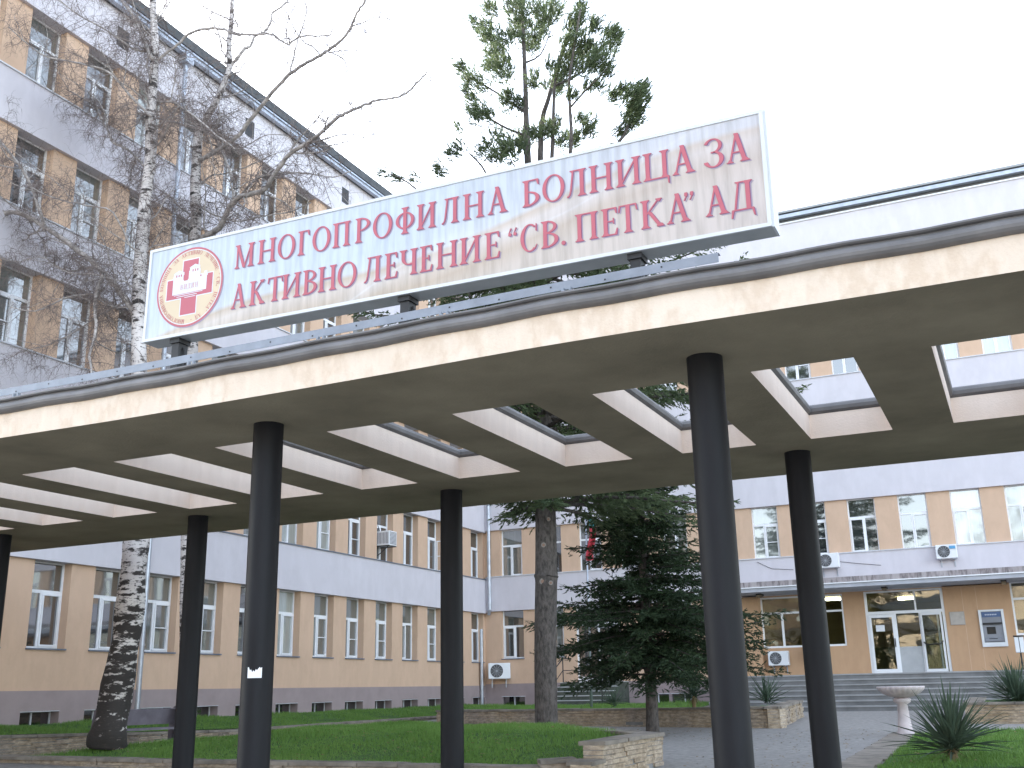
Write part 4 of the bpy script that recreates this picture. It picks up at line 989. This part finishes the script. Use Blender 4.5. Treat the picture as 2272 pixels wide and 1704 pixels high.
LB1 = [(20, 13, 0, -.8, 1, 0, [(303, 712), (284, 672), (256, 636), (231, 606), (205, 582), (180, 562), (140, 530), (95, 500), (60, 480), (20, 470), (-40, 492), (-120, 470)]),
  (11, 7, -.8, -1.5, 1, 0, [(98, 500), (86, 465), (74, 425), (62, 400), (44, 367), (20, 336), (-5, 310), (-60, 285)]),
  (12, 6, -.4, -1.0, 1, 0, [(232, 607), (216, 640), (211, 690), (214, 720), (208, 755), (198, 790), (202, 815), (205, 840)]),
  (9, 3, .2, 1.0, 1.2, 0, [(330, 385), (308, 354), (282, 331), (252, 316), (239, 290), (223, 257), (205, 231), (180, 216), (144, 198), (100, 200), (60, 180)]),
  (14, 8, -.2, .6, .8, 0, [(338, 130), (318, 85), (295, 33), (270, 0), (245, -60)]),
  (8, 4, .3, -1, .9, 0, [(336, 232), (380, 226), (420, 250), (470, 290), (520, 330)]),
  (7, 3, -.3, -1.6, 1.2, 0, [(316, 560), (290, 545), (250, 470), (190, 455), (120, 440), (60, 410)]),
  (8, 3, .3, -1.2, 1.2, 0, [(309, 690), (270, 690), (215, 655), (150, 660), (80, 690), (20, 680)]),
  (7, 3, .2, .8, 1.2, 0, [(310, 650), (340, 660), (370, 640), (400, 655)]),
  (9, 3, -.2, -1.5, 1.1, 0, [(336, 260), (290, 215), (240, 160), (170, 140), (90, 120), (20, 60)]),
  (8, 3, .2, -.9, 1, 0, [(344, 110), (300, 110), (240, 70), (170, 30), (110, -20)]),
  (6, 2, .2, -1.6, 1.2, 0, [(210, 590), (150, 600), (90, 570), (30, 580), (-40, 560)]),
  (6, 2, -.1, -.8, 1.2, 0, [(280, 668), (220, 700), (160, 740), (90, 770), (20, 790)]),
  (9, 5, 0, .5, .7, 0, [(342, 140), (368, 118), (393, 100), (426, 72), (464, 62), (490, 64), (528, 76), (567, 77), (600, 75), (618, 87), (641, 100), (650, 90), (670, 81), (700, 80), (734, 77)])]
birch('tall white birch with black marked trunk leaning beside the bench', T1, LB1, 16.2, 21, 6.0, (-16.3, 16.2, .85))
T2 = [(414, 1640, 40, 0), (417, 1400, 36, 0), (421, 1200, 34, 0), (424, 900, 30, 0), (425, 700, 27, 0), (428, 600, 25, 0), (435, 500, 24, 0), (434, 411, 23, 0), (436, 346, 21, 0), (440, 300, 18, 0), (458, 262, 15, 0), (480, 225, 14, 0), (497, 185, 13, 0), (509, 150, 12, 0), (508, 103, 11, 0), (513, 51, 10, 0), (516, 0, 9, 0), (522, -70, 6, 0)]
LB2 = [(10, 4, 0, .8, .6, 0, [(509, 150), (539, 112), (554, 103), (567, 80), (585, 72), (600, 51), (605, 28), (626, 15), (639, 0), (650, -30)]),
  (14, 6, 0, -1.5, .6, 0, [(436, 360), (480, 335), (523, 306), (554, 268), (580, 236), (605, 203), (644, 164), (682, 139), (721, 116), (747, 98), (772, 72), (785, 44), (795, 23), (811, 0), (820, -30)]),
  (6, 3, -.8, -.4, .5, 0, [(643, 164), (647, 144), (657, 103), (667, 72), (677, 38), (680, 23), (675, 0)]),
  (5, 2, -1, -1.6, .5, 0, [(721, 116), (750, 114), (772, 112), (795, 112), (816, 119), (850, 115)]),
  (5, 2, -1.1, -2, .5, 0, [(731, 117), (759, 128), (772, 154), (766, 165), (760, 203), (752, 244), (744, 262)]),
  (20, 5, 0, -2.2, .75, 0, [(428, 545), (455, 525), (486, 506), (505, 470), (511, 455), (533, 437), (570, 428), (587, 420), (606, 392), (623, 366), (646, 339), (680, 318), (708, 298), (744, 264), (772, 249), (800, 236), (836, 223), (870, 218), (900, 208), (924, 185), (947, 159)]),
  (10, 3, 0, 1.2, .9, 0, [(519, 404), (497, 347), (475, 303), (425, 281), (352, 263), (280, 242), (200, 216), (140, 200)]),
  (9, 5, 0, .3, .8, 1, [(486, 506), (500, 480), (515, 445), (521, 404), (505, 370)]),
  (7, 3, 0, -1.5, .9, 0, [(530, 438), (560, 405), (585, 391), (631, 383), (670, 385), (708, 388), (739, 393), (780, 380)]),
  (6, 3, -1, -1.6, .7, 0, [(642, 343), (655, 318), (680, 290), (705, 262), (720, 235)]),
  (6, 3, -.5, .3, .8, 0, [(445, 290), (478, 280), (487, 240), (460, 195), (430, 160)]),
  (7, 3, .2, .8, .9, 0, [(434, 420), (470, 390), (500, 385), (560, 365), (610, 340)]),
  (6, 3, 0, .8, 1.2, 0, [(430, 480), (400, 460), (370, 430), (345, 440)]),
  (6, 3, 0, -.8, 1.2, 0, [(432, 440), (460, 470), (520, 490), (580, 480), (640, 470), (690, 450)]),
  (6, 2, 0, .8, 1, 0, [(440, 300), (470, 320), (530, 330), (590, 300), (640, 300)])]
birch('second birch with forked crown reaching over the sign', T2, LB2, 18.6, 22, 4.9, tuple(at(414, 1640, 18.6)), 1.3)

# needle sprays --------------------------------------------------------------
def spray(m, p, d, l, w_, rr, n=6):
    """short twig with needles: n slim quads fanned about the axis"""
    d = d.normalized(); o = d.orthogonal().normalized(); b = d.cross(o)
    for i in range(n):
        f = rr.uniform(0, .75); a = rr.uniform(0, 6.28); s_ = o*math.cos(a)+b*math.sin(a); q = p+d*l*f; e = q+d*l*rr.uniform(.25, .45)+s_*l*rr.uniform(.08, .22); nn = (e-q).cross(d+Vector((.01, .02, .03)))
        nn = nn.normalized()*w_*rr.uniform(.6, 1.2) if nn.length > 1e-6 else o*w_
        m.add([q-nn*.6, q+nn*.6, e+nn*.25, e-nn*.25], [(0, 1, 2, 3)])
def spruce():
    rr = random.Random(31); Y = 25.4; b0 = at(1448, 1623, Y); g0 = gz(b0.x, Y)
    t = thing('spruce_tree', 'dense dark green spruce with layered branches in front of the entrance', 'tree', (b0.x, Y, g0))
    tr_ = MB(); limb(tr_, [(0, 0, -.1), (.02, 0, 1.2), (-.02, .02, 3.5), (0, 0, 6), (.02, 0, 9.4)], [.17, .13, .11, .08, .015], 10, 4);
    br = tr_; lf = MB(); z = 1.5
    prof = [(1.0, 1.7), (1.5, 2.2), (2.0, 2.75), (2.6, 2.75), (3.5, 2.05), (4.3, 1.7), (5.1, 1.25), (6.3, .95), (7.6, .75), (9.4, .12)]
    while z < 9.3:
        Rz = float(np.interp(z, [p[0] for p in prof], [p[1] for p in prof])); nb = 8 if z < 7.5 else 6
        a0 = rr.uniform(0, 6.28)
        for k in range(nb):
            az = a0+2*math.pi*k/nb+rr.gauss(0, .15)
            if rr.random() < .12: continue
            l = Rz*rr.uniform(.55, 1.12)*(1.22 if math.cos(az) > .3 and 1.8 < z < 3.6 else 1); dz_ = .34 if z > 2.6 else .46; zz = z+rr.uniform(-.22, .22)
            dirh = Vector((math.cos(az), math.sin(az), 0)); pts = []
            for q in range(7):
                f = q/6; pts.append(dirh*l*f+Vector((rr.gauss(0, .02), rr.gauss(0, .02), zz+.10*l*f-dz_*l*f*f+.20*l*f**3.5)))
            br.tube(pts, [.024*(1-f/7)+.004 for f in range(7)], 4, cap=False)
            side = Vector((-math.sin(az), math.cos(az), 0)); ns = max(5, int(l/.085))
            for j in range(ns):
                f = .12+.88*(j+rr.random())/ns; i = min(5, int(f*6)); p = Vector(pts[i]).lerp(Vector(pts[i+1]), f*6-i)
                for sgn in (-1, 1):
                    ll = (.16+.42*l*.45*(1-f)+.08)*rr.uniform(.7, 1.2)
                    d = (dirh*.75+side*sgn*rr.uniform(.5, 1.1)+Vector((0, 0, -.25+rr.gauss(0, .12)))).normalized(); steps_ = max(1, int(ll/.13))
                    for s in range(steps_): spray(lf, p+d*ll*s/steps_+Vector((0, 0, rr.gauss(-.02, .05))), d+Vector((rr.gauss(0, .3), rr.gauss(0, .3), rr.gauss(0, .35))), .2, .026, rr, 6)
                spray(lf, p, dirh+Vector((0, 0, rr.uniform(-.2, .2))), .2, .017, rr, 5)
            spray(lf, pts[-1]-dirh*.1, dirh+Vector((0, 0, .25)), .26, .018, rr, 8)
        z += .19 if z < 6.5 else .25
    br.build('trunk', CONBARK, t, smooth=True); lf.build('crown', SPRUCEN, t)
spruce()
def tallfir():
    rr = random.Random(41); Y = 21.9; b0 = at(1212, 1623, Y)
    t = thing('conifer_tree', 'tall many topped conifer with a bare scarred trunk rising behind the sign', 'tree', tuple(b0))
    tr_ = MB(); mp = lambda w_, p: w_*.5*((p-EYEP).dot(FWD))/F_PX
    TP = [(1212, 1640, 58), (1212, 1600, 52), (1210, 1450, 50), (1211, 1350, 50), (1212, 1290, 50), (1212, 1278, 56), (1212, 1262, 50), (1210, 1120, 46), (1204, 950, 42), (1196, 800, 36), (1186, 640, 30), (1178, 500, 24), (1172, 380, 17), (1168, 280, 13), (1166, 200, 11), (1163, 120, 9), (1160, 60, 7), (1158, -20, 4)]
    P = [at(x, y, Y) for x, y, w_ in TP]; limb(tr_, P, [mp(w_, p) for (x, y, w_), p in zip(TP, P)], 14, 3)
    SCAR = [mat('cut_wood_rim', (.22, .20, .18), .9), mat('cut_wood', (.24, .15, .11), .9)]
    for (x, y, r_) in ((1217, 1152, 4.5), (1206, 1209, 5.5), (1204, 1290, 7), (1222, 1293, 5)):
        c = at(x, y, Y); d = (EYEP-c).normalized(); c2 = c+d*.27; o = d.orthogonal().normalized(); b = d.cross(o); rr_ = r_*(c-EYEP).dot(FWD)/F_PX
        ring = [c2+(o*math.cos(2*math.pi*i/14)+b*math.sin(2*math.pi*i/14))*rr_ for i in range(14)]; bk = [v-d*.15 for v in ring]
        ins = [c2+d*.004+(v-c2)*.55 for v in ring]
        kn = MB(); kn.add(ring+bk, [tuple(range(14))]+[(i, (i+1) % 14, 14+(i+1) % 14, 14+i) for i in range(14)], 0); kn.add(ins, [tuple(range(14))], 1)
        place(kn.build('branch_scar', SCAR, t), t)
    br = tr_; lf = MB()
    for pts, w0, w1, dy in (([(1190, 640), (1200, 480), (1199, 340), (1204, 262), (1215, 225), (1232, 165), (1245, 120), (1262, 75)], 16, 5, .8), ([(1188, 600), (1215, 480), (1225, 340), (1228, 250), (1232, 180), (1250, 130)], 14, 4, -.6), ([(1190, 560), (1250, 430), (1267, 320), (1265, 250), (1263, 180), (1275, 100), (1288, 20)], 12, 4, -1.2),
                          ([(1240, 460), (1330, 360), (1385, 300), (1402, 240), (1412, 195)], 9, 3, -.3), ([(1165, 300), (1125, 285), (1085, 262), (1050, 240)], 6, 3, -.5), ([(1166, 250), (1130, 225), (1080, 192), (1040, 170), (1025, 150)], 6, 2, .6), ([(1178, 500), (1110, 440), (1070, 370), (1040, 340)], 7, 3, -.9), ([(1170, 330), (1110, 300), (1085, 345), (1060, 370)], 4, 2, .5),
                          ([(1195, 780), (1060, 690), (960, 470), (905, 405), (860, 385)], 9, 2, -1.5), ([(1163, 140), (1200, 120), (1225, 60)], 5, 2, .5), ([(1232, 190), (1290, 160), (1330, 110), (1345, 60)], 6, 2, .8), ([(1264, 240), (1300, 200), (1340, 160), (1365, 120)], 5, 2, -.8)):
        Q = [at(x, y, Y+dy*min(1, i/2)) for i, (x, y) in enumerate(pts)]
        limb(br, Q, [mp(w0+(w1-w0)*i/(len(Q)-1), q) for i, q in enumerate(Q)], 6, 3)
    K = 568/2212
    C = [(720, 40, 110, 60), (720, 150, 90, 80), (740, 250, 80, 60), (700, 330, 80, 50), (350, 210, 55, 40), (430, 260, 70, 60), (480, 330, 80, 60), (520, 420, 90, 70), (600, 360, 60, 50), (540, 520, 110, 60), (560, 600, 110, 60), (600, 680, 80, 50), (480, 600, 60, 40), (240, 600, 40, 50), (290, 670, 50, 50), (340, 720, 70, 50), (430, 760, 60, 40), (270, 800, 30, 40), (330, 860, 50, 40), (340, 960, 50, 50), (410, 1020, 110, 70), (620, 860, 60, 50), (680, 930, 100, 60),
         (820, 430, 80, 60), (860, 350, 90, 50), (900, 220, 90, 50), (960, 170, 90, 60), (1010, 80, 80, 60), (880, 100, 60, 50), (920, 290, 60, 40), (840, 760, 40, 40), (850, 690, 40, 30), (1240, 100, 45, 70), (1200, 200, 80, 70), (1170, 280, 70, 60), (1350, 250, 60, 60), (1180, 420, 110, 80), (1160, 520, 100, 60), (1330, 460, 90, 70), (1480, 380, 90, 90), (1520, 320, 50, 60), (1380, 560, 120, 60), (1260, 600, 90, 50), (1100, 640, 90, 60), (1060, 720, 70, 60), (1040, 800, 60, 50), (1440, 660, 60, 40), (1380, 780, 60, 40), (1300, 780, 50, 30), (1160, 850, 50, 40), (980, 590, 50, 40), (950, 770, 50, 30),
         (1690, 900, 100, 120), (1740, 820, 70, 70), (1580, 830, 60, 60), (1680, 1020, 90, 70), (1640, 1100, 70, 50), (1560, 1180, 80, 30), (1500, 860, 50, 40), (1300, 1080, 60, 50), (1290, 1180, 50, 50), (1230, 1050, 40, 30), (950, 1160, 70, 60), (1020, 1120, 40, 70), (1100, 1240, 100, 60), (1170, 1240, 50, 50), (780, 1230, 70, 90), (680, 1290, 110, 70), (600, 1330, 90, 60), (520, 1390, 60, 50), (860, 1170, 50, 50), (450, 1260, 50, 40), (400, 1340, 40, 40), (540, 1180, 60, 40), (170, 1340, 55, 40), (220, 1290, 40, 40), (210, 1130, 30, 30), (70, 1500, 50, 40), (50, 1440, 30, 30), (500, 110, 50, 50), (460, 70, 40, 30)]
    C = [(968+x*K, y*K, rx*K, ry*K) for x, y, rx, ry in C]
    C += [(859, 386, 8, 5), (880, 392, 6, 4), (895, 401, 9, 6), (927, 397, 9, 8)]
    for (x, y, rx, ry) in C:
        Yc = Y+rr.uniform(-1.6, 1.6)*(1 if abs(x-1190) < 150 else .7); s_ = (at(x+1, y, Yc)-at(x, y, Yc)).length
        n = int(rx*ry*.25)+9; c = at(x, y, Yc); Rz, Rx = ry*s_, rx*s_
        out = Vector(((x-1185)/230, 0, .6))
        for i in range(n):
            a = rr.uniform(0, 6.28); q = rr.random()**.6; u, v = math.cos(a)*q, math.sin(a)*q
            p = c+XA*(u*Rx)+UP*(v*Rz)+FWDH*(rr.gauss(0, .45)*Rx)
            d = (out+Vector((rr.gauss(0, .35), rr.gauss(0, .35), rr.gauss(.1, .35)))).normalized()
            spray(lf, p, d, rr.uniform(.2, .38), .017, rr, 9)
    # lower crown: long drooping boughs
    z = 5.7; top = 13.4; base = at(1208, 1100, Y)
    while z < top:
        f = max(0, (z-6.4)/(top-6.4)); Rz = 2.2+2.6*math.sin(math.pi*(.18+.72*f)); nb = 7 if f < .8 else 5; a0 = rr.uniform(0, 6.28); xc = float(np.interp(z, [6, 10, 14.6], [base.x, at(1196, 800, Y).x, at(1184, 620, Y).x]))
        for k in range(nb):
            az = a0+2*math.pi*k/nb+rr.gauss(0, .2); l = Rz*rr.uniform(.6, 1.1)*(1.22 if math.cos(az) > .2 else (.95 if z < 10 else .7)); dirh = Vector((math.cos(az), math.sin(az), 0))
            dr_ = .30 if f > .12 else .42
            if z < 8 and math.cos(az) < -.1: l *= .42
            pts = [Vector((xc, Y, z))+dirh*l*q/6+Vector((rr.gauss(0, .04), rr.gauss(0, .04), .16*l*q/6-dr_*l*(q/6)**2+.16*l*(q/6)**4)) for q in range(7)]
            br.tube(pts, [.05*(1-q/7)+.006 for q in range(7)], 5, cap=False); side = Vector((-dirh.y, dirh.x, 0)); ns = int(l/.085)
            for j in range(ns):
                ff = .22+.78*(j+rr.random())/ns; i = min(5, int(ff*6)); p = pts[i].lerp(pts[i+1], ff*6-i)
                for sgn in (-1, 1):
                    ll = (.25+.55*(1-ff))*rr.uniform(.6, 1.2); d = (dirh*.8+side*sgn*rr.uniform(.4, 1.1)+Vector((0, 0, -.35+rr.gauss(0, .2)))).normalized(); n_ = max(1, int(ll/.17))
                    for s in range(n_): spray(lf, p+d*ll*s/n_+Vector((0, 0, rr.gauss(0, .06))), d, .27, .03, rr, 6)
        z += .36
    place(br.build('trunk', CONBARK, t, smooth=True), t); place(lf.build('crown', FIRN, t), t)
tallfir()

# ------------------------------------------------------------------ furniture
def bench():
    t = thing('park_bench', 'mauve grey park bench with high plank back behind the birch', 'bench', (-17.35, 16.75, gz(-17.2, 17.5)), R(79))
    # local: x along, -y forward (towards the lawn), z up
    L = 2.05
    for x in (.08, L-.08):
        s_ = MB(); pr = [(.42, 0), (.30, 0), (.26, .38), (.16, .80), (.20, .88), (.27, .88), (.34, .80), (.42, .42)]
        s_.add([(x-.045, p[0]-.3, p[1]) for p in pr]+[(x+.045, p[0]-.3, p[1]) for p in pr], [tuple(range(8))[::-1], tuple(range(8, 16))]+[(i, (i+1) % 8, 8+(i+1) % 8, 8+i) for i in range(8)])
        s_.box((x-.045, -.55, 0), (x+.045, -.43, .42)); s_.box((x-.045, -.43, .33), (x+.045, .0, .42)); s_.build('side_support', BENCHM, t, bev=.012)
    st = MB()
    for i in range(3): st.box((-.05, -.58+i*.17, .42), (L+.05, -.43+i*.17, .46))
    st.build('seat', BENCHM, t); bk = MB(); bk.add([(0, -.07, .52), (L, -.07, .52), (L, -.15, .83), (0, -.15, .83), (0, -.03, .52), (L, -.03, .52), (L, -.11, .84), (0, -.11, .84)], [(0, 1, 2, 3), (5, 4, 7, 6), (3, 2, 6, 7), (1, 0, 4, 5), (0, 3, 7, 4), (2, 1, 5, 6)]); bk.build('backrest', BENCHM, t)
bench()
def basin():
    y = 24.1; p = at(2010, 1631, y); t = thing('stone_basin', 'pale stone basin with shallow fluted bowl on a tapering pedestal', 'basin', (p.x, y, gz(p.x, y)))
    m = MB(); m.lathe([(.0, 0), (.20, 0), (.19, .03), (.15, .10), (.115, .40), (.10, .62), (.17, .66), (.185, .72), (.12, .745)], (0, 0, 0), 24); m.build('pedestal', MARBLE, t, smooth=True)
    b = MB(); wob = lambda i, a: 1+(.018*math.cos(24*a) if 1 <= i <= 5 else 0)
    b.lathe([(.12, .745), (.24, .77), (.36, .83), (.445, .90), (.475, .955), (.465, .975), (.42, .965), (.33, .88), (.15, .82), (0, .81)], (0, 0, 0), 96, 0, wob); b.build('bowl', MARBLE, t, smooth=True)
basin()
def flagpole():
    y = 34.5; p = at(1312, 1560, y); t = thing('flagpole', 'slim metal pole with limp white, green and red flag beside the spruce', 'flagpole', (p.x, y, gz(p.x, y)))
    top = at(1299, 1130, y); H_ = top.z-t.location.z; m = MB(); dx = top.x-p.x
    m.tube([(0, 0, 0), (dx*.5, 0, H_*.5), (dx, 0, H_)], [.045, .04, .03], 10); m.build('pole', ZINC, t, smooth=True)
    f = MB(); n, k = 28, 10
    for i in range(n+1):
        v = i/n; wd = .10+.30*math.sin(min(1, v*1.5)*1.6)*(1-.55*v); off = .10*math.sin(v*5.5)*v+.04
        for j in range(k+1):
            u = j/k; f.v.append((dx*(1-.3*v)+.03+off+wd*u, .09*math.sin(u*9+v*4)*(.4+v), H_-.05-1.75*v-.12*u*(1-v)))
    for i in range(n):
        for j in range(k): f.f.append((i*(k+1)+j, i*(k+1)+j+1, (i+1)*(k+1)+j+1, (i+1)*(k+1)+j)); f.m.append(0 if i < 3 else (1 if i < 9 else 2))
    f.build('flag', [mat('flag_white', (.7, .72, .75), .8), mat('flag_green', (.08, .30, .30), .8), mat('flag_red', (.50, .06, .08), .8)], t, smooth=True)
flagpole()

def house():
    t = thing('apartment_building', 'sunlit cream apartment house across the street, mirrored in the entrance glass', 'building', (-6, -58, 0))
    m = MB(); m.box((-19.5, -70, -.2), (26, -58, 15)); place(m.build('wall', mat('sunlit_cream_wall', (.62, .50, .36), .9), t), t)
    r_ = MB(); r_.prism([(-20.1, -57.4), (26.6, -57.4), (26.6, -70.6), (-20.1, -70.6)][::-1], 15, 15.3); r_.prism([(-19.5, -58), (26, -58), (26, -63), (-19.5, -63)][::-1], 15.3, [17.5, 17.5, 15.31, 15.31]); place(r_.build('roof', mat('red_roof_tile', (.30, .12, .08), .9), t), t)
    w_ = MB(); w_.box((0, 0, 0), (1.5, .06, 1.5)); wm_ = w_.mesh('window', GLASS)
    for f in range(4):
        for i in range(14): inst('window', wm_, t, Vector((-18+i*3.2, -58.02, 1.6+f*3.4))-Vector(t.location))
house()

# unseen bare trees added behind the camera for reflections in the upper windows
b_ = [o for o in bpy.data.objects if o.get('category') == 'tree' and o.name.startswith('birch_tree')][0]
for (x, y, a, sc_, lab) in ((-9.5, -13, 70, .95, 'unseen bare birch added to mirror in the first floor windows, the nearer of two'), (-1.5, -17, 200, 1.0, 'unseen bare birch added to mirror in the first floor windows, the farther of two')):
    c_ = copy_tree(b_); c_.location = (x, y, 0); c_.rotation_euler = (0, 0, R(a)); c_.scale = (sc_,)*3; c_['label'] = lab; c_['group'] = 'unseen birches added for window reflections'

def litter():
    rr = random.Random(77); m = MB(); regs = [((-5.3, 15.2), (-2.9, 26.5), 260), ((-12, 22.5), (-5.8, 26.5), 240), ((-16, 14.9), (-6, 18.5), 380), ((-2, 16.5), (3.5, 24), 260)]
    for (x0, y0), (x1, y1), n in regs:
        for _ in range(n):
            x, y = rr.uniform(x0, x1), rr.uniform(y0, y1); z = gz(x, y)+.012
            if x > -2.1: z = lr(x, y)+.05
            elif y0 == 14.9: z = fl(x, y)+.05
            a = rr.uniform(0, 6.28); r_ = rr.uniform(.018, .04); c, s_ = math.cos(a)*r_, math.sin(a)*r_
            m.add([(x-c, y-s_, z), (x+s_*.6, y-c*.6, z+rr.uniform(0, .012)), (x+c, y+s_, z+rr.uniform(0, .01)), (x-s_*.6, y+c*.6, z)], [(0, 1, 2, 3)])
    o = m.build('leaf_litter', mat('dry_leaf', (.20, .13, .065), .9, var=.5, scale=9)); o['kind'] = 'stuff'; o['label'] = 'small dry brown leaves scattered over the lawns and the paving'; o['category'] = 'leaves'
litter()

def dark_house():  # unseen house, added so the hall window has something dark to reflect
    t = thing('added_dark_house', 'unseen dark house added behind the camera to darken the hall window reflection', 'building', (-35, -58, 0))
    m = MB(); m.box((-60, -70, -.2), (-21, -58, 13)); place(m.build('wall', mat('dark_house_wall', (.10, .075, .055), .9), t), t)
    r_ = MB(); r_.prism([(-60.5, -57.5), (-20.6, -57.5), (-20.6, -64), (-60.5, -64)][::-1], 13.01, [13.2, 13.2, 16, 16]); place(r_.build('roof', mat('brown_roof_tile', (.12, .07, .05), .9), t), t)
    w_ = MB(); w_.box((0, 0, 0), (1.4, .06, 1.5)); wm_ = w_.mesh('window', GLASS)
    for f in range(3):
        for i in range(8): inst('window', wm_, t, Vector((-58+i*4.6, -58.02, 1.6+f*3.8))-Vector(t.location))
dark_house()
